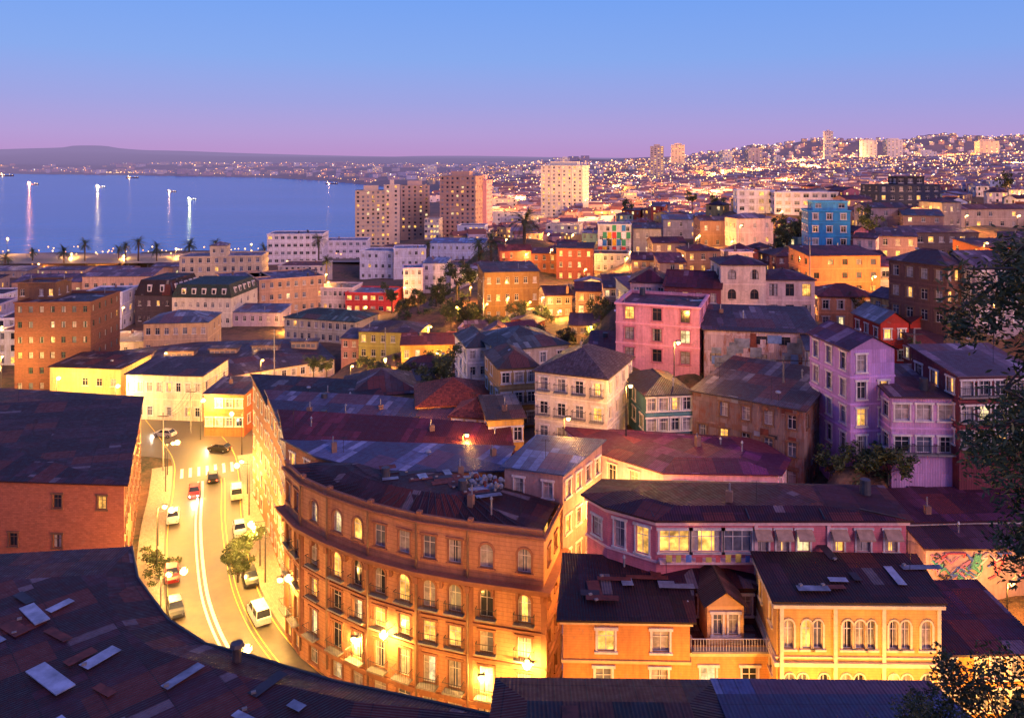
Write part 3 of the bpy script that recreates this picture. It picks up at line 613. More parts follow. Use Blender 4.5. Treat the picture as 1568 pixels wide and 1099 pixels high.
# ---------------------------------------------------------------- left side of the street
prism('long_brick_warehouse',[(-130,104),(-48.5,98),(-63.5,134),(-150,150)],7,22,'a86048','brick',('lerp',roofm('40222e',patch=.05),(.6,1.2),.5),{0:dict(fl=3,cols=14,w=1.1,skip=.55),1:dict(fl=4,cols=12,w=1.2,h=1.8)},lit=.03,clut=10,sh=40,shz=.05,frame=FR_B,casing=FR_B)
bb=Bld('roof_skylight_row',(-90,115,23))
for (x,y,l,w) in [(-84,118,4,1.5),(-96,122,4,1.2),(-88,126,3,1)]:
    bb.ob('skylight',SKY,(x,y,23.24),(.99,.05),l,w,.12)
prism('curved_terrace_building',[(-75,58),(-60,42),(-45,32),(-25,26),(-2,24),(-1.5,47.8),(-7,49.5),(-12,51),(-18.5,53.7),(-22,55),(-26,58),(-31,63.8),(-34,69),(-75,64)],7,28,'8a5238','plaster',('lerp',roofm('401c2a',patch=.05),(.3,.7),.5),{i:dict(fl=5,cols=2,w=1.2,h=2.) for i in (5,6,7,8,9,10,11)},lit=.2,clut=6,sh=60,shz=-.55)
for (x,y,a,l,w) in [(-36,59,.7,3.2,1.),(-31,52,.6,4.,1.2),(-27,47,.6,4,1.4),(-22,44,.5,3,1.)]:
    bb.ob('skylight',SKY,(x,y,28.9),(math.cos(-a),math.sin(-a)),l,w,.07)
bb.tube('chimney',FR_D,(-18.6,53,28),(-18.6,53,29.4),.3,.3,8); bb.tube('chimney',FR_D,(-18.6,53,29.4),(-18.6,53,29.6),.5,.4,8)
bb.tube('ridge_capping',RUSTY,(-18.8,53.2,28.2),(-27,38,28.8),.2,.2,6); bb.tube('ridge_capping',RUSTY,(-33.5,66,28.2),(-60,58,28.8),.2,.2,6)
gt=[(-1.5,47.8),(-7,49.5),(-12,51),(-18.5,53.7),(-22,55),(-26,58),(-31,63.8),(-34,69)]
for a,c in zip(gt[:-1],gt[1:]): bb.tube('gutter',METAL,(a[0]+.3,a[1]+.45,28.02),(c[0]+.3,c[1]+.45,28.02),.13,.13,6)
bb.done()
# ---------------------------------------------------------------- foreground right
prism('dark_metal_roof_house',[(-2,29),(11.5,29),(11.5,45.4),(-.7,45.6)],22,31.9,'5a4038','plaster',('lerp',roofm('241e2c',patch=.03),(.3,.4),.3),{},clut=0,sh=6)
prism('blue_metal_roof_house',[(11.9,29),(27,29),(24,45.2),(11.9,45.4)],22,31.9,'5a4038','plaster',('shed',roofm('4a5480',patch=.06),-.6),{},clut=0)
sy=dict(lit=.3,frame=FR_W,casing=FR_W)
D=62; x0,x1=(862-784)/F*D,(1055-784)/F*D; z0,z1=17.5,26.1
rws=[dict(z=z0+.4,h=1.9,xs=[(2.6,1.),(7.2,1.)]),dict(z=20.2,h=2.,xs=[(3.2,1.3),(7.6,1.3)]),dict(z=23.5,h=1.7,xs=[(3.4,1.35),(7.7,1.35)])]
b=building('yellow_townhouse',[(x0,D),(x1,D-.3),(x1+1.5,70),(x0+1,71)],z0,z1,wallm('dc944c','clap',.5),('shed',roofm('301824',patch=.03),.3,.5),{0:rws,3:dict(fl=3,cols=2,w=1.)},sy,0,6,clut=2,bands=[(22.6,.22,.12,wallm('e8c080','plaster',.2)),(25.7,.25,.25,wallm('e8c890','plaster',.2))])
sheets(b,[(x0+1,D+1),(x1,D+1),(x1,69),(x0+1,69)],26.5,8,.5,0)
b.done()
x2,x3=(1056-784)/F*62,(1188-784)/F*62
b=building('balcony_house',[(x2+.05,62.3),(x3-.05,62.3),(x3-.05,69),(x2+.05,69)],17.5,23.6,wallm('dca05c','clap',.5),('flat',roofm('6a4a40'),.5),{0:[dict(z=20.,h=2.,xs=[(1.5,1.2),(4.8,1.2)]),dict(z=17.6,h=1.7,xs=[(1.5,1.),(4.8,1.2)])]},sy,0,6,bands=[(23.,.3,.3,wallm('e8c890','plaster',.2))])
def ptf(x,z,o=0): return (x2+x,62.3-o,z)
balcony(b,ptf,(1,0),3.4,6.6,23.6,.6,FR_W)
for i in range(4): b.tube('porch_posts',FR_W,(x2+.3+i*2.1,64,23.1),(x2+.3+i*2.1,64,26.3),.07,.07,6)
b.done()
xa,xb=(1084-784)/F*63,(1140-784)/F*63
b=building('gabled_dormer_cottage',[(xa,63.2),(xb,63.2),(xb,69),(xa,69)],23.2,26.3,wallm('d8a878','clap',.3),('gy',roofm('70483c',patch=0),1.2,.3),{0:[dict(z=24.,h=1.7,xs=[(.85,.75),(2.1,.75)])]},dict(lit=.6,frame=FR_W,casing=FR_W),0,0); b.done()
b=building('maroon_roof_room',[(x2-.5,66),(x3-.3,66),(x3-.3,71),(x2-.5,71)],23.2,26.4,wallm('5a3038'),('hip',roofm('34182a'),.6),{0:dict(fl=1,cols=4,w=.9)},sy,0,0,clut=2); b.done()
D=60; x0,x1=(1189-784)/F*D,(1438-784)/F*D; z0,z1=17.5,28.6
rws=[dict(z=17.8,h=1.8,xs=[(1.0,.75),(2.4,.95),(5.2,.75),(6.3,.75),(9.5,.75),(11.3,.95)]),dict(z=20.4,h=2.6,xs=[(1.,.75),(2.0,.75),(3.6,.75),(5.3,.75),(6.3,.75),(8.9,.75),(9.9,.75),(11.4,.8)],arch=True),dict(z=24.9,h=2.2,xs=[(.9,.8),(2.3,.7),(3.15,.7),(5.4,.75),(6.35,.75),(7.2,.6),(8.9,.7),(9.8,.7),(11.4,.8)],arch=True)]
cr=wallm('f0dcb0','plaster',.2)
b=building('ornate_yellow_house',[(x0,D),(x1,D-.2),(x1+1.2,66.2),(x0+.5,66.6)],z0,z1,wallm('e0b060','clap',.35),('shed',roofm('341a26',patch=.03),.2,.4),{0:rws,3:dict(fl=3,cols=2,w=.9)},dict(lit=.35,frame=FR_W,casing=cr),0,6,clut=1,bands=[(23.6,.3,.2,cr),(28.1,.25,.3,cr),(24.2,.12,.1,cr)])
for x in (.2,4.3,8.,12.2): b.ob('pilasters',cr,(x0+x,D-.1,z0),(1,0),.28,.16,10.6)
sheets(b,[(x0+.5,D+.8),(x1,D+.8),(x1,66),(x0+.5,66)],28.88,7,.4,0)
b.done()
z0,z1=26.4,31.2
pk=[(7.,73.),(8.6,70.6),(12.5,68),(34.2,68),(35.,74.5),(9.,76)]
cw=wallm('e8c0c0','plaster',.2)
f2=[dict(z=28.3,h=1.9,xs=[(1.6,2.6),(4.4,2.6),(7.1,2.4)]+[(x,1.1) for x in (9.2,11.,12.8)]+[(15.8,1.),(18.,1.2),(20.4,1.1)])]
b=building('pink_gallery_house',pk,z0,z1,wallm('dc7c8a','clap',.4),('lerp',roofm('40182a',patch=.02),(.42,.55),.5),{0:dict(fl=1,cols=1,w=1.2),1:[dict(z=27.8,h=2.4,xs=[(1.2,1.),(3.4,1.2)])],2:f2},dict(lit=.45,frame=FR_W,casing=FR_W),0,9,clut=3,bands=[(27.4,.18,.12,cw),(30.7,.3,.25,cw)])
aw=plain('awning_canvas',(.4,.26,.18),.8)
for x in (9.2,11.,12.8,15.8,18.,20.4):
    X=12.5+x; b.f('awnings',aw,[(X-.7,67.1,29.75),(X+.7,67.1,29.75),(X+.7,67.95,30.4),(X-.7,67.95,30.4)]); b.f('awnings',aw,[(X-.7,67.1,29.6),(X+.7,67.1,29.6),(X+.7,67.1,29.75),(X-.7,67.1,29.75)])
for x in (21.,27.3): b.ob('pilasters',cw,(x,68,26.4),(1,0),.3,.15,4.6)
for (ax,ay,bx_,by_) in [((7.+35)/2-9,74,12.3,68.1),(20.5,71,20.5,67.6),(27,71,27,67.6),(30.5,71,34,67.7)]: b.tube('roof_hips',DARKS,(ax,ay-2.2,31.7),(bx_,by_,31.3),.08,.08,5)
b.ob('bay_sill',cw,(12.7,68,27.6),(1,0),8.2,.8,.2)
cl=[plain('cloth_%d'%i,c,.8) for i,c in enumerate([(.5,.1,.1),(.1,.2,.5),(.6,.6,.6),(.6,.5,.1),(.1,.35,.2)])]
for i in range(9): b.ob('laundry',R.choice(cl),(13.2+i*.85,67.15,27.85),(1,0),R.uniform(.35,.6),.03,R.uniform(.4,.7))
b.tube('laundry_line',METAL,(12.8,67.17,28.6),(21.,67.17,28.6),.015,.015,4)
b.done()
HER+= [(905,1390,750,880,68),(860,1440,860,1099,60),(850,1195,650,750,88)]
pp=[(10.,91),(16.4,85),(28.7,84.5),(31,88.5),(29.5,95),(7,99)]
prism('purple_roof_hall',pp,22,28.6,'dcb0c8','plaster',('lerp',roofm('642858',patch=.02,rust=.3),(.45,.7),.5),{0:[dict(z=25.6,h=2.,xs=[(2.,1.1),(5.,1.1)])],1:[dict(z=25.8,h=1.7,xs=[(1.8,1.3),(4.6,1.3),(7.4,1.3),(10.2,1.3)])],2:dict(fl=2,cols=2)},lit=.1,clut=3,cp=True,down=4)
B('long_workshop',1388,1600,795,830,80,3,6,'6a4858','plaster',('shed','582c48',.6),1,8,2,1.2,lit=.1,lod=0,patch=.1)
B('patched_roof_shed',1390,1474,742,795,87.5,6,7,'7a5868','board',('shed','6a3c5c',1.4),2,3,2,1.,lit=.05,lod=0,patch=.2,down=8)
B('patched_roof_shed',1476,1600,752,795,87.5,-4,7,'6a5060','board',('shed','5c3450',1.6),1,4,2,1.,lit=.05,lod=0,patch=.2,down=8)
B('graffiti_wall_house',1418,1600,838,894,76,0,3.5,'b898a8','plaster',('shed','5a3a48',.4),1,3,2,1.,lit=.0,lod=0,skip=1.,bands=False)
B('corner_yellow_shop',1436,1600,998,1095,61,2,8.5,'d89840','plaster',('shed','4c2840',.8),2,6,2,1.6,1.6,lit=.3,lod=0)
gr=Bld('graffiti_mural',(45,75.8,22)); GC=[(.5,.08,.14),(.08,.14,.5),(.6,.56,.56),(.04,.04,.07),(.5,.22,.4),(.1,.35,.3)]
for k in range(30):
    x=40.8+R.random()*11.5; i_=R.randrange(6); m=plain('spray_paint_%d'%i_,GC[i_],.7); pr=(x,75.93-k*.004,zz(R.uniform(850,884),76))
    for j in range(7):
        nx=(max(40.6,pr[0]+R.uniform(-.8,.8)),pr[1],max(zz(889,76),min(zz(846,76),pr[2]+R.uniform(-.8,.8)))); gr.tube('paint',m,pr,nx,.085,.085,4); pr=nx
gr.done(single=True)
# ---------------------------------------------------------------- terrain
for u in (-700,-400,-100,100,300,450): 
    for D in (75,110,150,200,260,340,420,480): CP.append(((u-784)/F,math.log(D),7))
for u,D,z in [(560,85,7),(520,200,7.5),(500,250,7),(560,300,7),(600,350,8),(560,420,7),(640,420,9),(520,520,5),(640,520,7),(700,480,12),(560,600,4),(700,650,8),(760,640,12)]:
    CP.append(((u-784)/F,math.log(D),z))
for u,v,D in [(640,470,230),(690,480,225),(700,455,250),(900,500,165),(860,515,160),(1300,385,225),(1700,380,220),(1500,345,270),(900,385,285),(800,365,350),(750,385,340),(1000,335,450),(1300,305,450),(1500,300,450),(1900,300,450),
  (900,318,620),(1200,312,700),(1500,300,800),(1900,300,800),(800,292,1100),(1000,282,1300),(1300,266,1400),(1500,255,1400),(2000,250,1400),(740,283,1500),(660,275,2200),(800,258,2400),(900,244,2600),(1000,246,2500),(1100,236,2500),(1180,226,2400),(1260,215,2300),(1330,216,2200),(1450,209,2200),(1568,212,2200),(2200,205,2200),(1300,714,88),(1350,714,88),(850,1040,80),(870,940,85),(1000,560,140),(700,600,150),(600,560,190)]:
    CP.append(((u-784)/F,math.log(D),zz(v,D)))
for u in (1400,1460,1520,1580): CP.append(((u-784)/F,math.log(83.5),22)); CP.append(((u-784)/F,math.log(77.5),19.5)); CP.append(((u-784)/F,math.log(71),19))
for x,y,z in [(12,74.5,21),(20,74.5,21.5),(28,75,21),(34,76,20.5),(37,73,19.5),(16,70,20),(30,70,20)]: cpt(x,y,z)
for u in (-600,-200,200,500,784,1100,1500,2000): CP.append(((u-784)/F,math.log(6),54)); CP.append(((u-784)/F,math.log(9),50)); CP.append(((u-784)/F,math.log(16),38 if u<1200 else 44))
for u in (-200,200,500): CP.append(((u-784)/F,math.log(30),22))
for u in (1000,1300): CP.append(((u-784)/F,math.log(30),26)); CP.append(((u-784)/F,math.log(44),19))
for u in (1600,1900): CP.append(((u-784)/F,math.log(25),44))
for u in (1900,): CP.append(((u-784)/F,math.log(60),32)); CP.append(((u-784)/F,math.log(100),36))
for u,v,D in [(-600,242,9000),(-200,243,9000),(60,231,11000),(130,223,11000),(230,231,11000),(330,240,10000),(500,242,9000),(700,239,9000),(780,243,8000),(1000,246,6000),(1500,230,6000),(-400,252,5600),(0,252,5600),(300,252,5000),(500,254,4200),(620,256,3400),(1100,240,4000),(1500,225,4000)]:
    CP.append(((u-784)/F,math.log(D),zz(v,D)))
for u,D in [(-600,4700),(0,4600),(200,4100),(400,3450),(500,2700),(560,2200)]: CP.append(((u-784)/F,math.log(D*1.04),9))
cp=np.array(CP)
ROAD=[(-75,172),(-59.5,150),(-53,136),(-47,120),(-41,106),(-36.5,97),(-31,88.5),(-24,80.5),(-15,74),(-6,70.5),(4,68.2),(16,67)]
STn=np.array(ROAD)
def segd(x,y):
    best=np.full(np.shape(x),1e9)
    for i in range(len(STn)-1):
        a=STn[i]; b=STn[i+1]; d=b-a; t=np.clip(((x-a[0])*d[0]+(y-a[1])*d[1])/(d@d),0,1)
        best=np.minimum(best,np.hypot(x-a[0]-t*d[0],y-a[1]-t*d[1]))
    return best
def hgt(t,ld):
    t=np.asarray(t,float).ravel(); ld=np.asarray(ld,float).ravel(); out=np.zeros(len(t))
    for i in range(0,len(t),4000):
        d2=(t[i:i+4000,None]-cp[None,:,0])**2+(ld[i:i+4000,None]-cp[None,:,1])**2+2e-4
        w=1/d2**1.8; out[i:i+4000]=(w*cp[None,:,2]).sum(1)/w.sum(1)
    D=np.exp(ld); x=t*D
    s=np.clip((segd(x,D)-12)/9,0,1); s=s*s*(3-2*s); s=np.where(x>14,1,s)
    out=out*s+6.9*(1-s)
    Dn=np.interp(t,[-1.6,-.65,-.3,-.21,-.15,-.1,-.03],[480,490,510,600,750,1000,1420])
    Df=np.interp(t,[-1.6,-.65,-.5,-.32,-.23,-.18,-.1,-.03],[4700,4600,4100,3400,2700,2200,1800,1430])
    m=np.minimum(D-Dn,(Df-D)*.5); m=np.where(t>-.03,-99,m)
    k=np.clip((m+6)/8,0,1); out=np.where(t<-.03,np.maximum(out,1.8),out); out=out*(1-k)-4*k
    return out
def hz1(x,y): return float(hgt([x/y],[math.log(y)])[0])
NT_,ND=330,330
ts=np.linspace(-1.5,1.5,NT_); ls=np.linspace(math.log(4),math.log(13000),ND)
T,Lg=np.meshgrid(ts,ls); Z=hgt(T,Lg)
Dd=np.exp(Lg.ravel()); vx=np.stack([T.ravel()*Dd,Dd,Z],1)
fs=[(j*NT_+i,j*NT_+i+1,(j+1)*NT_+i+1,(j+1)*NT_+i) for j in range(ND-1) for i in range(NT_-1)]
me=bpy.data.meshes.new('terrain'); me.from_pydata(vx.tolist(),[],fs); me.polygons.foreach_set('use_smooth',[True]*len(fs))
ter=bpy.data.objects.new('terrain',me); sc.collection.objects.link(ter)
t=NT('ground_earth'); g=t.new('ShaderNodeNewGeometry'); pos=g.outputs['Position']
n1=t.noise(pos,.06,8,.7); n2=t.noise(pos,.5,6,.7); 
c=t.mix(t.ramp(n1,.42,.58),C('6c4a3a'),C('363a24')); c=t.mix(t.ramp(n2,.4,.7,0,.7),c,C('86644a'))
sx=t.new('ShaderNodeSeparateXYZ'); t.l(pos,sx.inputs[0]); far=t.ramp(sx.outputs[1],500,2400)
c2=t.mix(t.ramp(t.noise(pos,.012,6,.7),.35,.65),C('6a5058'),C('8c6a60')); c=t.mix(far,c,c2)  # far ground shifts to a hazy tone, distance haze painted into the colour
t.l(c,t.b.inputs['Base Color']); t.b.inputs['Roughness'].default_value=.95
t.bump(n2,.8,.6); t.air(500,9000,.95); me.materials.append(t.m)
t=NT('sea_water'); g=t.new('ShaderNodeNewGeometry'); n=t.noise(g.outputs['Position'],.05,5,.6,(1,1,1)); nb=t.noise(g.outputs['Position'],.004,4,.5,(.4,1.6,1))
t.l(t.mix(t.ramp(nb,.35,.65),(.008,.10,.42),(.02,.15,.52)),t.b.inputs['Base Color']); t.b.inputs['Roughness'].default_value=.2; t.b.inputs['IOR'].default_value=1.33; t.b.inputs['Specular IOR Level'].default_value=.2; t.bump(n,.3,1.4)
b=Bld('sea',(0,2500,0)); b.f('w',t.m,[(-14000,200,0),(3000,200,0),(3000,13000,0),(-14000,13000,0)]); b.done(single=True)
# ---------------------------------------------------------------- road
t=NT('asphalt'); g=t.new('ShaderNodeNewGeometry'); n=t.noise(g.outputs['Position'],.35,7,.7); n2=t.noise(g.outputs['Position'],6,4)
c=t.mix(t.ramp(n,.35,.65),(.055,.048,.042),(.13,.115,.09)); t.l(c,t.b.inputs['Base Color']); t.l(t.ramp(n,.3,.7,.35,.7),t.b.inputs['Roughness']); t.bump(n2,.3,.02); ASPH=t.m
PAVE=wallm('a09484','brick',.3)
def smooth(pts,k=6):
    out=[]
    for i in range(len(pts)-1):
        p0=pts[max(i-1,0)];p1=pts[i];p2=pts[i+1];p3=pts[min(i+2,len(pts)-1)]
        for j in range(k):
            t=j/k; out.append(tuple(.5*((2*p1[a])+(-p0[a]+p2[a])*t+(2*p0[a]-5*p1[a]+4*p2[a]-p3[a])*t*t+(-p0[a]+3*p1[a]-3*p2[a]+p3[a])*t**3) for a in(0,1)))
    out.append(pts[-1]); return out
RS=smooth(ROAD)
def off(k,dist):
    a=Vector(RS[max(k-1,0)]); c=Vector(RS[min(k+1,len(RS)-1)]); d=(c-a).normalized(); n=Vector((d.y,-d.x)); p=Vector(RS[k]); q=p+n*dist; return (q.x,q.y)
def strip(b,part,mat,o0,o1,z,k0=0,k1=None,step=1):
    k1=k1 or len(RS)-1; s=0
    for k in range(k0,k1,step):
        l=math.dist(RS[k],RS[k+1])
        b.f(part,mat,[(*off(k,o1),z),(*off(k+1,o1),z),(*off(k+1,o0),z),(*off(k,o0),z)],[(s,o1),(s+l,o1),(s+l,o0),(s,o0)]); s+=l
rd=Bld('street_road',(-40,100,7)); W2=5.6
strip(rd,'surface',ASPH,-W2,W2,7.); rd.done(single=True)
pr_=Bld('promenade_road',(-250,430,7)); pr_.f('s',CONC,[(-470,420,7.15),(-60,436,7.15),(-60,480,7.15),(-470,472,7.15)]); pr_.f('s',ASPH,[(-470,432,7.25),(-60,446,7.25),(-60,456,7.25),(-470,442,7.25)]); pr_.f('s',WP_ if False else CONC,[(-470,444,7.4),(-60,458,7.4),(-60,460,7.4),(-470,446,7.4)]); pr_.done(single=True)
mk=Bld('trail_lines_and_markings',(-40,100,7)); WP=plain('trail_and_road_white',(.8,.78,.7),.6,ns=3,var=.15); YP=plain('trail_and_road_yellow',(.75,.5,.08),.6,ns=3,var=.15)  # white and yellow lane lines stand in for the light trails of traffic
strip(mk,'m',WP,.45,.85,7.006,12); strip(mk,'m',WP,1.2,1.5,7.006,12)
strip(mk,'m',YP,-2.42,-2.3,7.006,12); strip(mk,'m',YP,-2.95,-2.83,7.006,12); strip(mk,'m',YP,-W2+.3,-W2+.42,7.006); strip(mk,'m',YP,W2-.45,W2-.33,7.006)
for i in range(7):
    k=9; a=off(k,-4.6+i*1.4); c=off(k,-4.1+i*1.4); e=off(k+2,-4.1+i*1.4); g_=off(k+2,-4.6+i*1.4); mk.f('m',WP,[(*c,7.009),(*e,7.009),(*g_,7.009),(*a,7.009)])
mk.done(single=True)
for s in (-1,1):
    pv=Bld('pavement',(-40,100,7)); a,c=(W2,W2+3.4); k1=len(RS)-1
    strip(pv,'p',PAVE,min(s*a,s*c),max(s*a,s*c),7.13,8)
    for k in range(8,k1):
        q=[(*off(k,s*a),6.98),(*off(k+1,s*a),6.98),(*off(k+1,s*a),7.13),(*off(k,s*a),7.13)]
        pv.f('p',CONC,q if s<0 else q[::-1])
    pv.done(single=True)
pz=Bld('plaza_road',(-70,165,7)); pz.f('s',ASPH,[(-160,168,6.99),(-64,146,6.99),(-46,140,6.99),(-20,158,6.99),(-30,172,6.99),(-62,164.,6.99),(-75,171,6.99),(-160,200,6.99)]); pz.done(single=True)
# ---------------------------------------------------------------- lamps
def emis(name,col,s):
    t=NT(name); t.b.inputs['Base Color'].default_value=(.8,.7,.5,1); t.b.inputs['Emission Color'].default_value=(*col,1); t.b.inputs['Emission Strength'].default_value=s; t.m.cycles.emission_sampling='NONE'; return t.m
BULB=emis('sodium_bulb',(1,.62,.2),6); BULBW=emis('white_bulb',(1,.9,.7),8)
SOD=(1,.44,.075); YEL=(1,.52,.10)
def light(name,loc,P_,col=SOD,r=.3,par=None):
    l=bpy.data.lights.new(name,'POINT'); l.energy=P_; l.color=col; l.shadow_soft_size=r
    o=bpy.data.objects.new(name,l); sc.collection.objects.link(o); o.location=loc
    if par: o.parent=par; o.location=Vector(loc)-par.location
    return o
def lamp(x,y,zb,h=7.5,ax=0,ay=0,pw=3000,col=SOD,bulb=None,rr=.3):
    b=Bld('street_lamp',(x,y,zb)); b.tube('pole',METAL,(x,y,zb-1),(x,y,zb+h),.1,.06,8); b.tube('arm',METAL,(x,y,zb+h),(x+ax,y+ay,zb+h+.25),.05,.04,6)
    b.ob('lamp_head',METAL,(x+ax-.35,y+ay+.14,zb+h+.2),(1,0),.7,.28,.14); b.ball('bulb',bulb or BULB,(x+ax,y+ay,zb+h+.02),rr*.8,8,5,.8)
    e=b.done(); light('lamp_light',(x+ax,y+ay,zb+h-.5),pw,col,.22,e)
LK=list(range(8,len(RS)-1,5))
for n_,k in enumerate(LK):
    s=1 if n_%2 else -1
    near=.45 if k>34 else 1.
    x,y=off(k,s*(W2+.8)); x2_,y2_=off(k,s*(W2-1.)); lamp(x,y,7.1,8.,x2_-x,y2_-y,10500*near,YEL,rr=.6)
    k2=min(k+2,len(RS)-1); x,y=off(k2,-s*(W2+.8)); x2_,y2_=off(k2,-s*(W2-1.)); lamp(x,y,7.1,5.5,(x2_-x)*.5,(y2_-y)*.5,4200*near,YEL,rr=.5)
for (x,y) in [(-62,156),(-84,166),(-100,172),(-120,180),(-45,155),(-140,190)]: lamp(x,y,7,8,.8,-.5,15000,YEL,rr=.6)
def lampuv(u,v,D,h=5,pw=2500,col=SOD,rr=.35,ax=.5):
    p=P(u,v,D); lamp(p.x-ax,p.y,p.z-h,h,ax,-.3,pw,col,rr=max(rr,D*.0016))
for a in [(845,382,262,5,16000),(1038,524,106,6,4500),(1339,423,165,5,7000),(591,549,165,6,8000),(403,551,176,6,10000),(110,389,455,9,50000),(897,412,255,6,16000),(925,440,200,6,10000),(812,462,198,3,4500),(1420,442,160,5,8000),(1510,372,185,5,9000),(1527,463,112,5,4000),(746,465,205,6,4000),(190,470,240,8,12000),(255,540,185,8,7000),(4,500,215,9,3500),(5,545,180,8,8000),(1320,352,240,5,10000),(1135,345,262,5,10000),(870,640,93,4,1500),(965,590,94,6,3600),(715,665,96,3.5,1800),(640,640,104,5,2800),(500,420,320,8,20000),(620,440,300,7,12000),(560,470,270,7,15000),(330,440,300,7,16000),(440,500,250,7,12000),(1290,560,100,5,900),(1060,440,170,5,6000),(960,395,240,5,10000),(1250,300,350,6,16000),(1470,305,330,6,16000),(990,480,150,5,5000),(858,475,176,5,8000),(905,500,150,5,4000),(670,540,165,5,5000),(540,560,165,6,5000),(470,520,205,6,9000),(1200,440,175,5,4000),(1400,470,140,5,4000),(1500,560,100,5,1800),(1560,330,250,5,12000),
   (270,381,460,9,32000),(190,392,450,9,30000),(150,400,445,9,26000),(60,404,440,9,30000),(12,365,470,9,26000),(330,372,470,9,24000),(385,374,470,9,20000),(700,470,215,5,5000),(660,500,200,5,5000),(380,480,270,7,12000),(250,470,270,7,12000),(60,450,300,7,16000),(440,400,380,8,20000),(150,520,215,7,9000),(1150,520,128,5,2500),(1260,640,98,5,900)]:
    lampuv(*a[:3],h=a[3],pw=a[4])
for (x,y,zb,h,pw) in [(8.2,80.5,19,4.5,3600),(9.3,86.5,21,4.,3000),(6.6,73.,17,6,1800),(13.2,83.2,23.5,3.2,2600),(6,57,15,5,2600),(14,56.5,15,5,3400),(22,55.5,16,5.5,3800),(29,55,16,5.5,3600),(37,58,17,5,2600),(38,73,18.5,5,2000),(46,72.8,18,5,2000),(-6,64.,7.1,5,2800),(1,63.5,7.1,6,3600)]:  # last two lamps placed unseen behind the near roof to light the facade
    lamp(x,y,zb,h,.4,-.2,pw,SOD,rr=.3)
# ---------------------------------------------------------------- vegetation
t=NT('leaves'); g=t.new('ShaderNodeNewGeometry'); n=t.noise(g.outputs['Position'],.9,3); n2=t.noise(g.outputs['Position'],5,2)
c=t.mix(t.ramp(n,.35,.65),(.018,.035,.012),(.07,.095,.03)); c=t.mix(t.ramp(n2,.5,.8,0,.5),c,(.11,.12,.04)); t.l(c,t.b.inputs['Base Color']); t.b.inputs['Roughness'].default_value=.7; LEAF=t.m
BARK=plain('bark',(.09,.06,.045),.9,ns=5)
def mktree(name,h,cr,nl,ls,seed,droop=0,trunk=.45,asp=1.):
    r=random.Random(seed); b=Bld(name,(0,0,0)); cl=[]
    tt=h*trunk; b.tube('m',BARK,(0,0,-1),(r.uniform(-.2,.2),0,tt),.035*h,.02*h,7)
    for i in range(9 if nl<5000 else 24):
        a=r.uniform(0,6.28); rr=cr*r.uniform(.3,.95); z=h*r.uniform(trunk+.02,.95); e=(math.cos(a)*rr,math.sin(a)*rr,z)
        b.tube('m',BARK,(0,0,tt*r.uniform(.75,1)),e,.013*h,.004*h,5); cl.append((e,cr*r.uniform(.28,.5)*(1 if nl<5000 else .6)))
        for _ in range(2 if nl<5000 else 4):
            e2=(e[0]+r.uniform(-.4,.4)*cr,e[1]+r.uniform(-.4,.4)*cr,e[2]+r.uniform(-.25,.3)*cr); b.tube('m',BARK,e,e2,.005*h,.002*h,4); cl.append((e2,cr*r.uniform(.18,.34)*(1 if nl<5000 else .65)))
    for i in range(nl):
        c_,R_=r.choice(cl); v=Vector((r.gauss(0,1),r.gauss(0,1),r.gauss(0,.8))); v=v.normalized()*R_*r.random()**.45; p=Vector(c_)+v; p.z-=droop*r.random()*R_
        a=Vector((r.gauss(0,1),r.gauss(0,1),r.gauss(0,.6))).normalized()*ls*r.uniform(.6,1.3); q=a.cross(Vector((r.gauss(0,1),r.gauss(0,1),r.gauss(0,1)))).normalized()*ls*.5/asp
        b.f('m',LEAF,[p-a,p+q,p+a,p-q])
    return b.mesh('m')
TM=[mktree('tree%d'%i,8,3.,1700,.26,i+3) for i in range(3)]
SM=[mktree('shrub%d'%i,3,2.2,900,.22,i+30,trunk=.1) for i in range(2)]
def put(name,me,loc,s=1,rz=None):
    o=bpy.data.objects.new(name,me); sc.collection.objects.link(o); o.location=loc; o.scale=(s,s,s*R.uniform(.9,1.1)); o.rotation_euler[2]=R.uniform(0,6.28) if rz is None else rz; return o
for (u,v,D,s) in [(252,905,108,.85),(375,880,106,.8),(365,905,103,.7),(240,935,103,.6),(640,480,225,.9),(668,465,235,1.),(700,455,240,1.3),(720,448,245,1.2),(690,500,210,.8),(680,600,125,.8),(665,610,122,.9),(600,475,260,1.),(1205,390,240,1.4),(1222,385,245,1.5),(1195,400,235,1.),(1332,370,250,1.3),(860,545,140,.6),(820,540,145,.6),(905,530,150,.6),(1060,410,235,.7),(940,470,190,.6),(785,520,165,.6),(480,585,170,.7),(500,580,168,.6),(1415,575,110,.6),(1310,480,150,.5),(1540,300,420,1.5),(1100,330,420,1.3),(960,330,450,1.2),(1290,330,330,1.1),(1060,320,500,1.3)]:
    put('tree',TM[R.randrange(3)],P(u,v,D),s)
for (u,v,D,s) in [(1300,735,88,.9),(1330,730,88,1.),(1360,728,87,1.1),(1380,724,86,.8),(620,478,230,1.2),(650,490,225,1.),(730,490,210,1.1),(700,492,215,1.2),(1000,575,125,.6),(1270,725,90,.8),(590,590,150,.8),(610,560,175,.8),(760,505,200,1.),(560,565,170,.8)]:
    put('shrub',SM[R.randrange(2)],P(u,v,D),s)
k=0
while k<70:
    u=R.uniform(560,1000); D=R.uniform(130,300); x=(u-784)/F*D; z=hz1(x,D)
    if any((fx-x)**2+(fy-D)**2<(fr*.8)**2 for fx,fy,fr in FOOT): k+=.3; continue
    put('shrub',SM[R.randrange(2)],(x,D,z-.3),R.uniform(.5,1.3)); k+=1
BT=mktree('neartree',9,3.6,19000,.13,77,droop=1.6,trunk=.3,asp=1.8)
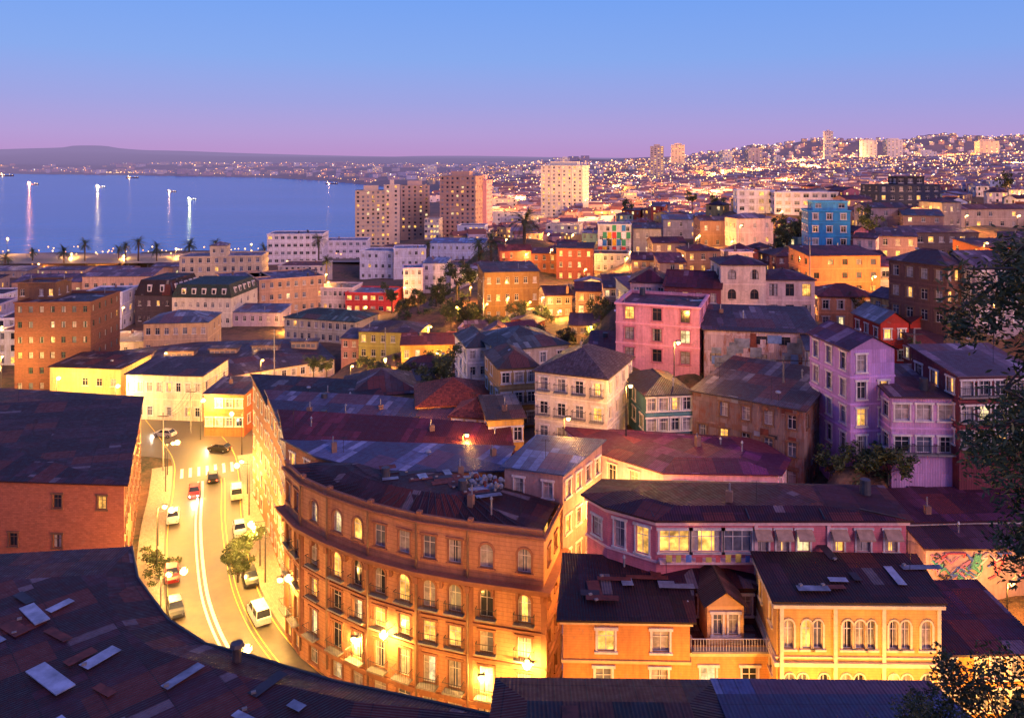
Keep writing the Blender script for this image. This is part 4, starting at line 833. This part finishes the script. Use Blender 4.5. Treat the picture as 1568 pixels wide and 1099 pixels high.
put('large_tree',BT,(17.7,22,50.6),1.15); put('large_tree',BT,(20.5,25,48.),1.25,2.); put('large_tree',BT,(19.4,23.5,46.5),1.05,4.)
NS=mktree('nearshrub',3,2.4,6000,.085,91,trunk=.1)
for (x,y,z,s) in [(13.9,25,42.7,.7),(16.3,25.5,42.7,1.),(19.,25,43.2,1.1)]: put('shrub',NS,(x,y,z),s)
def mkpalm(h,cr,seed):
    r=random.Random(seed); b=Bld('palm',(0,0,0)); b.tube('m',BARK,(0,0,-2),(0,0,h),.45,.38,8); b.ball('m',BARK,(0,0,h),.8,8,5)
    for i in range(44):
        a=r.uniform(0,6.28); el=r.uniform(-.5,1.3); d=Vector((math.cos(a)*math.cos(el),math.sin(a)*math.cos(el),math.sin(el))); p=Vector((0,0,h+.3)); L=cr*r.uniform(.85,1.1); side=Vector((-math.sin(a),math.cos(a),0))
        for s in range(9):
            q=p+d*L/9; w=.75*math.sin(math.pi*(s+1)/10.5)+.1
            for sg in (-1,1):
                for kk in (0,.5):
                    o_=p+(q-p)*kk; b.f('m',LEAF,[o_,o_+(q-p)*.32,o_+(q-p)*.6+side*sg*w+Vector((0,0,-.25*w))])
            p=q; d=(d+Vector((0,0,-.17))).normalized()
    return b.mesh('m')
PM=[mkpalm(9,5.5,1),mkpalm(11,4.8,2)]
for (u,v,D,s,i) in [(803,392,330,1.75,0),(752,410,320,1.3,0),(738,422,310,1.1,0),(733,412,325,.9,1),(212,408,440,1.1,1),(192,410,440,1.,1),(290,402,430,1.1,0),(98,414,430,1.,0),(488,396,400,1.,0),(500,430,330,.7,1),(8,420,430,1.,0),(182,410,445,.9,1),(405,404,430,.9,0),(655,395,380,.6,1),(130,408,440,1.,1),(240,408,440,1.,0),(50,412,440,.9,1),(330,404,440,.9,1)]:
    put('palm_tree',PM[i],P(u,v,D),s)
# ---------------------------------------------------------------- fill houses
def ok(u0,u1,vt,vb,D,x,y,r):
    for (fx,fy,fr) in FOOT:
        if (fx-x)**2+(fy-y)**2<(fr*.75+r)**2: return False
    for (a,b_,c_,d_,DD) in HER+KEEP:
        if DD>D:
            ou=min(u1,b_)-max(u0,a); ov=min(vb,d_)-max(vt,c_)
            if ou>2 and ov>3: return False
    return True
KEEP=[(650,742,440,500,999),(770,835,312,378,340),(725,765,345,395,330)]
WP_=['c8a890','b88880','8f8a98','d0a080','e0d0d0','8a7080','b87858','9a5a60','7080a8','d0b070','b06880','709090','d8b8b8','c8c8d8','a84a3c']
RP_=['5a3c48','50242f','6a4c58','7a7890','4a1f2c','84402f','60485a','8a8098','402c3a','6c3040']
def fill(n,um,uM,Dm,DM,h0,h1,w0,w1,name,lod=1,pal=WP_,city=False,lit=.4):
    c=0
    for _ in range(n*8):
        if c>=n: break
        u=R.uniform(um,uM); D=math.exp(R.uniform(math.log(Dm),math.log(DM))); x=(u-784)/F*D; wd=R.uniform(w0,w1); dp=R.uniform(w0,w1)*.9; hh=R.choice([1,2,2,3])*2.9+R.uniform(-.2,.6) if not city else R.uniform(h0,h1)
        if city and u<420: 
            if D>375: continue
            if D>300: hh=R.uniform(4,7)
        z=hz1(x,D)
        if z<2.5 or segd(np.array([x]),np.array([D]))[0]<18: continue
        vb=250+(H-z)/D*F; vt=250+(H-z-hh)/D*F; hw=wd*.7/D*F
        if not ok(u-hw,u+hw,vt-3,vb,D,x,D+dp/2,max(wd,dp)*.5): continue
        yaw=R.uniform(-35,35) if not city else R.uniform(-12,12)
        fl=max(1,round(hh/3.))
        rt=R.choice(['shed','gx','gy','hip','flat'] if not city else ['flat','flat','shed','gx'])
        HL=len(HER)
        B(name,u-wd/2/D*F*math.cos(math.radians(yaw)),u+wd/2/D*F*math.cos(math.radians(yaw)),vt,vb,D,yaw,dp,R.choice(pal),R.choice(['plaster','board','rust','plaster']) if not city else 'plaster',(rt,R.choice(RP_),R.uniform(.8,1.8)),fl,max(2,int(wd/2.6)),max(2,int(dp/2.8)),1.1,lit=lit,lod=lod,clut=1,bands=False,down=4)
        del HER[HL:]; c+=1
fill(90,640,1700,120,230,0,0,5.,8.5,'hillside_house')
fill(240,700,1900,230,520,0,0,6.5,11,'hillside_house',2)
fill(75,-150,760,200,480,6,13,12,24,'lower_town_building',2,['d0c0b8','c0b0c0','dcd4dc','b89888','d0d0e0','c08868'],True,.2)
for k in range(60):  # extra lamps scattered at random, added to brighten the middle hillside
    u=R.uniform(700,1620); D=math.exp(R.uniform(math.log(140),math.log(520))); x=(u-784)/F*D; z=hz1(x,D)
    if z<12 or any((fx-x)**2+(fy-D)**2<(fr*.7)**2 for fx,fy,fr in FOOT): continue
    lamp(x,D,z,5.5,.4,-.3,D*R.uniform(34,60),SOD,rr=max(.3,D*.0014))
# ---------------------------------------------------------------- far city (one mass)
t=NT('far_house'); at=t.new('ShaderNodeAttribute',attribute_name='Col'); g=t.new('ShaderNodeNewGeometry'); n=t.noise(g.outputs['Position'],.25,4)
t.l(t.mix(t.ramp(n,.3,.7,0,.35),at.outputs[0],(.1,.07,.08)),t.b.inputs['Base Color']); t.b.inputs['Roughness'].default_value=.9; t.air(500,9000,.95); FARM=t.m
V=[];Fc=[];CO=[];MI=[]
LV=[];LF=[];LM=[]
def octa(x,y,z,r,m):
    i=len(LV); LV.extend([(x+r,y,z),(x,y+r,z),(x-r,y,z),(x,y-r,z),(x,y,z+r),(x,y,z-r)])
    for a in range(4):
        c=(a+1)%4; LF.append((i+a,i+c,i+4)); LF.append((i+c,i+a,i+5)); LM.extend([m,m])
def far(n,um,uM,Dm,DM,w0,w1,h0,h1,pl,haze=0,ls=.0006,win=1.):
    ld=np.array([R.uniform(math.log(Dm),math.log(DM)) for _ in range(n)]); tt=np.array([(R.uniform(um,uM)-784)/F for _ in range(n)]); zs=hgt(tt,ld)
    for l,t_,z in zip(ld,tt,zs):
        if z<1.6: continue
        D=math.exp(l); x=t_*D; w=R.uniform(w0,w1)/2; dp=R.uniform(w0,w1)/2; h=R.uniform(h0,h1); a=R.uniform(-.6,.6); ca,sa=math.cos(a),math.sin(a)
        if any((fx-x)**2+(fy-D)**2<(fr+w)**2 for fx,fy,fr in FOOT): continue
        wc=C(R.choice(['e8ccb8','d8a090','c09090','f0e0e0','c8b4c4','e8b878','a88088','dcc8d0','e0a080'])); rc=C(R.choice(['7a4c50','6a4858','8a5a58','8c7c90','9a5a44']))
        hz=C('8080b0'); wc=tuple(p*(1-haze)+q*haze for p,q in zip(wc,hz)); rc=tuple(p*(1-haze)+q*haze for p,q in zip(rc,hz))  # distance haze blended into wall and roof colours
        cs=[(x+px*ca-py*sa,D+px*sa+py*ca) for px,py in ((-w,-dp),(w,-dp),(w,dp),(-w,dp))]
        i=len(V); V.extend([(*p,z-6) for p in cs]); V.extend([(*p,z+h) for p in cs])
        for k in range(4):
            j=(k+1)%4; Fc.append((i+k,i+j,i+4+j,i+4+k)); CO.extend([wc]*4); MI.append(0)
        rh=R.choice([0,1.8,2.5])
        if rh:
            m1=((cs[0][0]+cs[3][0])/2,(cs[0][1]+cs[3][1])/2,z+h+rh); m2=((cs[1][0]+cs[2][0])/2,(cs[1][1]+cs[2][1])/2,z+h+rh); V.extend([m1,m2])
            for f_ in ((i+4,i+5,i+9,i+8),(i+6,i+7,i+8,i+9),(i+5,i+6,i+9),(i+7,i+4,i+8)): Fc.append(f_); CO.extend([rc]*len(f_)); MI.append(0)
        else: Fc.append((i+4,i+5,i+6,i+7)); CO.extend([rc]*4); MI.append(0)
        for e in (0,1,3):
            p0=cs[e]; p1=cs[(e+1)%4]; L=math.dist(p0,p1); d=((p1[0]-p0[0])/L,(p1[1]-p0[1])/L); nn=(d[1],-d[0]); nc=max(1,int(L/3.5))
            for fl in range(max(1,int(h/3.2))):
                for k in range(nc):
                    if R.random()>.6*win: continue
                    s=L*(k+.5)/nc; ww=.8; zb=z+fl*3.2+1.; i=len(V)
                    for (sx_,zz_) in ((-ww,0),(ww,0),(ww,1.5),(-ww,1.5)): V.append((p0[0]+d[0]*(s+sx_)+nn[0]*.06,p0[1]+d[1]*(s+sx_)+nn[1]*.06,zb+zz_))
                    Fc.append((i,i+1,i+2,i+3)); CO.extend([(0.05,.05,.07)]*4); MI.append(1 if R.random()<.45 else 0)
        if R.random()<pl: octa(x+R.uniform(-8,8),D-w-2,z+h*.7+R.uniform(0,3),D*ls*R.uniform(.5,1.7),R.choice([0,0,0,1,1,2]))
        if R.random()<pl*.5: octa(x+R.uniform(-12,12),D-w-4,z+h*.5+R.uniform(0,4),D*ls*R.uniform(.4,1.1),R.choice([0,0,1]))
far(2600,700,1900,480,1000,8,13,3.5,8,.6,.0)
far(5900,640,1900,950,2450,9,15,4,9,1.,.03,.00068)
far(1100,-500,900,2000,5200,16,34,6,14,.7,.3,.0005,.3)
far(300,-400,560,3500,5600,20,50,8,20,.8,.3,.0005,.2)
me=bpy.data.meshes.new('distant_city_houses'); me.from_pydata(V,[],Fc); ca_=me.color_attributes.new('Col','FLOAT_COLOR','CORNER'); ca_.data.foreach_set('color',np.concatenate([np.array(CO,dtype=np.float32),np.ones((len(CO),1),np.float32)],1).ravel())
me.materials.append(FARM); me.materials.append(GL_L); me.polygons.foreach_set('material_index',MI)
o=bpy.data.objects.new('distant_city_houses',me); sc.collection.objects.link(o)
for k in range(200):
    t_=R.uniform(-.6,-.08); Df=np.interp(t_,[-.65,-.5,-.32,-.23,-.18,-.1],[4600,4100,3400,2700,2200,1800]); D=float(Df)*R.uniform(1.01,1.05); octa(t_*D,D,R.uniform(7,14),D*.0005*R.uniform(.6,1.5),R.choice([0,0,1]))
for k in range(60):
    u=R.uniform(0,560); D=R.uniform(440,480); x=(u-784)/F*D; octa(x,D,11,R.uniform(.3,.6),R.choice([0,1]))
for k in range(70):
    u=R.uniform(760,1650); D=math.exp(R.uniform(math.log(560),math.log(2150))); x=(u-784)/F*D; a=R.uniform(-.5,.5) if k%3 else R.uniform(.9,1.9); m=R.choice([0,1,1])
    for j in range(R.randint(7,18)):
        X=x+math.cos(a)*j*26; Y=D+math.sin(a)*j*26; a+=R.uniform(-.09,.09)
        if Y<500: break
        octa(X,Y,hz1(X,Y)+11,Y*.00078*R.uniform(.8,1.25),m)
for j in range(34):
    X=60+j*8.; Y=590+j*2.5; octa(X,Y,hz1(X,Y)+9.5,.8,1)
me=bpy.data.meshes.new('distant_city_lights'); me.from_pydata(LV,[],LF); me.materials.append(emis('far_sodium',(1,.36,.07),2.7)); me.materials.append(emis('far_yellow',(1,.58,.18),3.2)); me.materials.append(emis('far_white',(1,.9,.75),2.)); me.polygons.foreach_set('material_index',LM)
o=bpy.data.objects.new('distant_city_lights',me); sc.collection.objects.link(o)
for (u,v,D,pw) in [(1243,253,1500,9e5),(1090,280,1000,5e5),(1010,300,800,4e5),(940,285,1100,5e5),(860,290,1100,5e5),(790,300,900,4e5),(1170,300,800,4e5),(1210,275,1100,5e5),(1330,270,1200,8e5),(1400,255,1400,9e5),(1480,262,1200,8e5),(1550,250,1300,9e5),(1450,285,700,3e5),(1540,290,620,2.4e5),(1030,318,600,2.6e5),(980,322,560,2e5),(930,308,680,2.6e5),(1300,290,700,2.6e5),(1130,322,520,1.6e5),(880,322,560,1.6e5),(770,300,720,1.8e5),(1455,222,1900,9e5),(1300,236,1900,6e5),(1220,240,1900,9e5),(1075,258,1900,1e6),(920,265,1900,1e6),(1600,230,1800,9e5),(1100,262,1500,9e5),(975,272,1500,9e5),(1290,250,1600,8e5),(1440,245,1600,1e6),(1160,262,1450,8e5),(1380,280,950,4e5),(1240,300,620,2e5)]:
    light('hill_street_light',P(u,v,D),pw,(1,.46,.12),D*.0011)
# ---------------------------------------------------------------- ships
HUL=plain('ship_hull',(.12,.07,.08),.5); SUP=plain('ship_superstructure',(.6,.55,.5),.5)
def ship(u,v,L,pw,col,bulb,s=1):
    D=H*F/(v-250); x=(u-784)/F*D; b=Bld('ship',(x,D,0)); hb=L*.09
    st=[(-.5,.7,.55),(-.3,1,.5),(.2,1,.5),(.4,.6,.62),(.5,.04,.8)]
    for i in range(4):
        a,c=st[i],st[i+1]; 
        for sg in (-1,1):
            q=[(x+a[0]*L,D+sg*a[1]*hb*.8,-1),(x+c[0]*L,D+sg*c[1]*hb*.8,-1),(x+c[0]*L,D+sg*c[1]*hb,c[2]*hb*1.6),(x+a[0]*L,D+sg*a[1]*hb,a[2]*hb*1.6)]
            b.f('hull',HUL,q if sg<0 else q[::-1])
        b.f('hull',HUL,[(x+a[0]*L,D-a[1]*hb,a[2]*hb*1.6),(x+c[0]*L,D-c[1]*hb,c[2]*hb*1.6),(x+c[0]*L,D+c[1]*hb,c[2]*hb*1.6),(x+a[0]*L,D+a[1]*hb,a[2]*hb*1.6)])
    b.ob('superstructure',SUP,(x-.42*L,D+hb*.6,hb*.7),(1,0),L*.2,hb*1.2,hb*.9); b.ob('bridge',SUP,(x-.4*L,D+hb*.5,hb*1.6),(1,0),L*.13,hb,hb*.5)
    b.tube('mast',METAL,(x-.34*L,D,hb*2.),(x-.34*L,D,hb*2.6),.2,.1,6); b.tube('mast',METAL,(x+.2*L,D,hb*.7),(x+.2*L,D,hb*1.7),.2,.1,6)
    for k,(dx,h_) in enumerate([(-.34,2.4),(-.15,1.2),(.2,1.5),(.4,1.1)]): b.ball('deck_lights',bulb,(x+dx*L,D-1,hb*h_),D*.0006*s*(1.2 if k==0 else .7),6,4)
    e=b.done(); light('deck_light',(x-.2*L,D-hb*1.5,hb*1.3),pw,col,.9,e)
ship(50,283,34,2e5,(1,.28,.1),BULB,1.1); ship(154,287,26,1.2e5,(1,.62,.22),BULBW,1.); ship(263,294,20,1.5e4,(1,.5,.2),BULB,.7); ship(294,306,16,4e4,(.9,1,.4),BULBW,1.); ship(203,273,50,1.5e4,(1,.5,.2),BULB,.6); ship(10,270,70,2e4,(1,.6,.3),BULB,.7); ship(508,282,36,8e3,(1,.5,.3),BULB,.5)
# ---------------------------------------------------------------- vehicles
TYRE=plain('tyre',(.02,.02,.02),.8); HEAD=emis('headlamp',(1,.95,.8),30); TAIL=emis('tail_lamp',(1,.05,.02),6)
def car(name,x,y,ang,col,van=False,lights=False):
    b=Bld(name,(x,y,7.)); pm=plain('paint_'+col,col,.3,.1); ca,sa=math.cos(ang),math.sin(ang)
    def q(l,w,z): return (x+ca*l-sa*w,y+sa*l+ca*w,7.+z)
    bod=[(-2.2,.35,.8,.78),(-2.1,.3,.95,.86),(-1.2,.28,1.,.88),(.9,.28,.98,.88),(1.7,.28,.9,.86),(2.15,.32,.72,.78)]
    if van: bod=[(-2.3,.35,1.1,.84),(-2.2,.3,1.15,.9),(1.2,.3,1.15,.92),(1.9,.3,1.,.9),(2.3,.35,.85,.82)]
    for i in range(len(bod)-1):
        a,c=bod[i],bod[i+1]
        for sg in (1,-1):
            f_=[q(a[0],sg*a[3],a[1]),q(c[0],sg*c[3],c[1]),q(c[0],sg*c[3],c[2]),q(a[0],sg*a[3],a[2])]; b.f('body',pm,f_ if sg<0 else f_[::-1])
        b.f('body',pm,[q(a[0],-a[3],a[2]),q(c[0],-c[3],c[2]),q(c[0],c[3],c[2]),q(a[0],a[3],a[2])]); b.f('body',METAL,[q(a[0],a[3],a[1]),q(c[0],c[3],c[1]),q(c[0],-c[3],c[1]),q(a[0],-a[3],a[1])])
    for a,s in ((bod[0],-1),(bod[-1],1)):
        f_=[q(a[0],-a[3],a[1]),q(a[0],a[3],a[1]),q(a[0],a[3],a[2]),q(a[0],-a[3],a[2])]; b.f('body',pm,f_ if s>0 else f_[::-1])
    if van: lo=(-2.15,1.55,1.13); hi=(-2.0,.8,1.95)
    else: lo=(-1.9,1.05,.97); hi=(-1.35,.35,1.45)
    wl,wh=.84,.68 if not van else .76
    A=[q(lo[0],-wl,lo[2]),q(lo[1],-wl,lo[2]),q(lo[1],wl,lo[2]),q(lo[0],wl,lo[2])]; T_=[q(hi[0],-wh,hi[2]),q(hi[1],-wh,hi[2]),q(hi[1],wh,hi[2]),q(hi[0],wh,hi[2])]
    for i in range(4): j=(i+1)%4; b.f('windows',GL_D,[A[i],A[j],T_[j],T_[i]])
    b.f('roof',pm,T_)
    for sg in (1,-1):
        for (l0,l1) in ((lo[0],hi[0]),(lo[1],hi[1]),(-.4,-.4)): b.tube('pillars',pm,q(l0,sg*wl,lo[2]),q(l1,sg*wh,hi[2]),.05,.05,4)
        for l in (-1.35,1.4): b.tube('wheels',TYRE,q(l,sg*.68,.33),q(l,sg*.9,.33),.33,.33,12); b.tube('hubs',GALV,q(l,sg*.88,.33),q(l,sg*.915,.33),.18,.16,8)
        for l,m in ((2.1,HEAD if lights else GL_B),(-2.2,TAIL)): b.tube('lamps',m,q(l,sg*.6,.62),q(l+(.08 if l>0 else -.08),sg*.6,.62),.12,.1,6)
    e=b.done()
    if lights: light('headlight',q(2.9,0,.7),400,(1,.93,.75),.15,e)
def rang(k,rev=False):
    a=RS[k-1]; c=RS[k+1]; return math.atan2(c[1]-a[1],c[0]-a[0])+(math.pi if rev else 0)
for k,o,n,col,van,l,rev in [(33,3.9,'parked_van','d8d8d8',True,False,True),(24,-4.6,'parked_car','7a1f1f',False,False,False),(20,4.7,'parked_car','b0b4bc',False,False,False),(27,4.7,'parked_car','20242c',False,False,False),(17,-4.6,'parked_car','c0c0c4',False,False,False),(29,-4.6,'parked_car','30343c',False,False,False),(14,-1.9,'car','902820',False,True,False),(12,1.,'taxi','181818',False,True,True),(15,4.7,'parked_van','c8c0b0',True,False,True)]:
    x,y=off(k,-o); car(n,x,y,rang(k,rev),col,van,l)
for i,(x,y) in enumerate([(-70,158),(-80,163),(-92,168),(-56,150)]): car('car',x,y,2.9,['a0a0a8','802020','d0d0d0','303030'][i],i==2,True)
pp_=[P(292,655,160),P(420,560,172),P(250,700,140),P(960,520,140),P(1090,470,150),P(740,470,205),P(590,560,165),P(1240,420,170),P(1400,600,100),P(1200,640,100)]
for p in pp_:
    b=Bld('utility_pole',p); b.tube('pole',CONC,(p.x,p.y,p.z-3),(p.x,p.y,p.z+8),.16,.11,8); b.ob('crossarm',BARK,(p.x-1,p.y,p.z+7.3),(1,0),2,.12,.12); b.done()
for i,j in [(0,1),(0,2),(3,4),(4,7),(5,6),(8,9)]:
    b=Bld('overhead_cable',pp_[i])
    for s in (-.8,0,.8):
        pr=None
        for k in range(13):
            t_=k/12; q=pp_[i].lerp(pp_[j],t_)+Vector((s,0,7.4-4*t_*(1-t_)*1.2))
            if pr is not None: b.tube('c',METAL,pr,q,.03,.03,3)
            pr=q
    b.done(single=True)
# ---------------------------------------------------------------- sky / sun / camera
w=bpy.data.worlds.new('sky'); sc.world=w; w.use_nodes=True; n=w.node_tree.nodes; l=w.node_tree.links; n.clear()
out=n.new('ShaderNodeOutputWorld'); add=n.new('ShaderNodeAddShader'); b1=n.new('ShaderNodeBackground'); b2=n.new('ShaderNodeBackground')
sk=n.new('ShaderNodeTexSky'); sk.sky_type='NISHITA'; sk.sun_disc=False; sk.sun_elevation=math.radians(3); sk.sun_rotation=math.radians(150); l.new(sk.outputs[0],b1.inputs[0]); b1.inputs[1].default_value=.02
tc=n.new('ShaderNodeTexCoord'); sx=n.new('ShaderNodeSeparateXYZ'); l.new(tc.outputs['Generated'],sx.inputs[0])
mr=n.new('ShaderNodeMapRange'); l.new(sx.outputs[2],mr.inputs[0]); mr.inputs[1].default_value=-.02; mr.inputs[2].default_value=.6
cr=n.new('ShaderNodeValToRGB'); l.new(mr.outputs[0],cr.inputs[0]); e=cr.color_ramp
def pos(z): return (z+.02)/.62
stops=[(0.0,'8a7cb4'),(.008,'b890cc'),(.035,'ae98d8'),(.075,'969ce2'),(.13,'7ea2ec'),(.21,'6c9cf0'),(.4,'5c7ed4'),(.6,'5464c2')]
e.elements[0].position=pos(stops[0][0]); e.elements[0].color=(*C(stops[0][1]),1); e.elements[1].position=pos(.6); e.elements[1].color=(*C(stops[-1][1]),1)
for z,c in stops[1:-1]: el=e.elements.new(pos(z)); el.color=(*C(c),1)
l.new(cr.outputs[0],b2.inputs[0]); b2.inputs[1].default_value=.98
l.new(b1.outputs[0],add.inputs[0]); l.new(b2.outputs[0],add.inputs[1]); l.new(add.outputs[0],out.inputs[0])
s=bpy.data.lights.new('sun','SUN'); s.energy=1.75; s.angle=math.radians(26); s.color=(1,.54,.58); so=bpy.data.objects.new('sun',s); sc.collection.objects.link(so)
so.rotation_euler=Vector((-.58,.72,-.42)).to_track_quat('-Z','Y').to_euler()
cam=bpy.data.cameras.new('camera'); co=bpy.data.objects.new('camera',cam); sc.collection.objects.link(co); co.location=(0,0,H); co.rotation_euler=(math.pi/2,0,0)
cam.sensor_width=36; cam.lens=F/1568*36; cam.shift_y=-299.5/1568; cam.clip_end=30000; cam.clip_start=.5; sc.camera=co
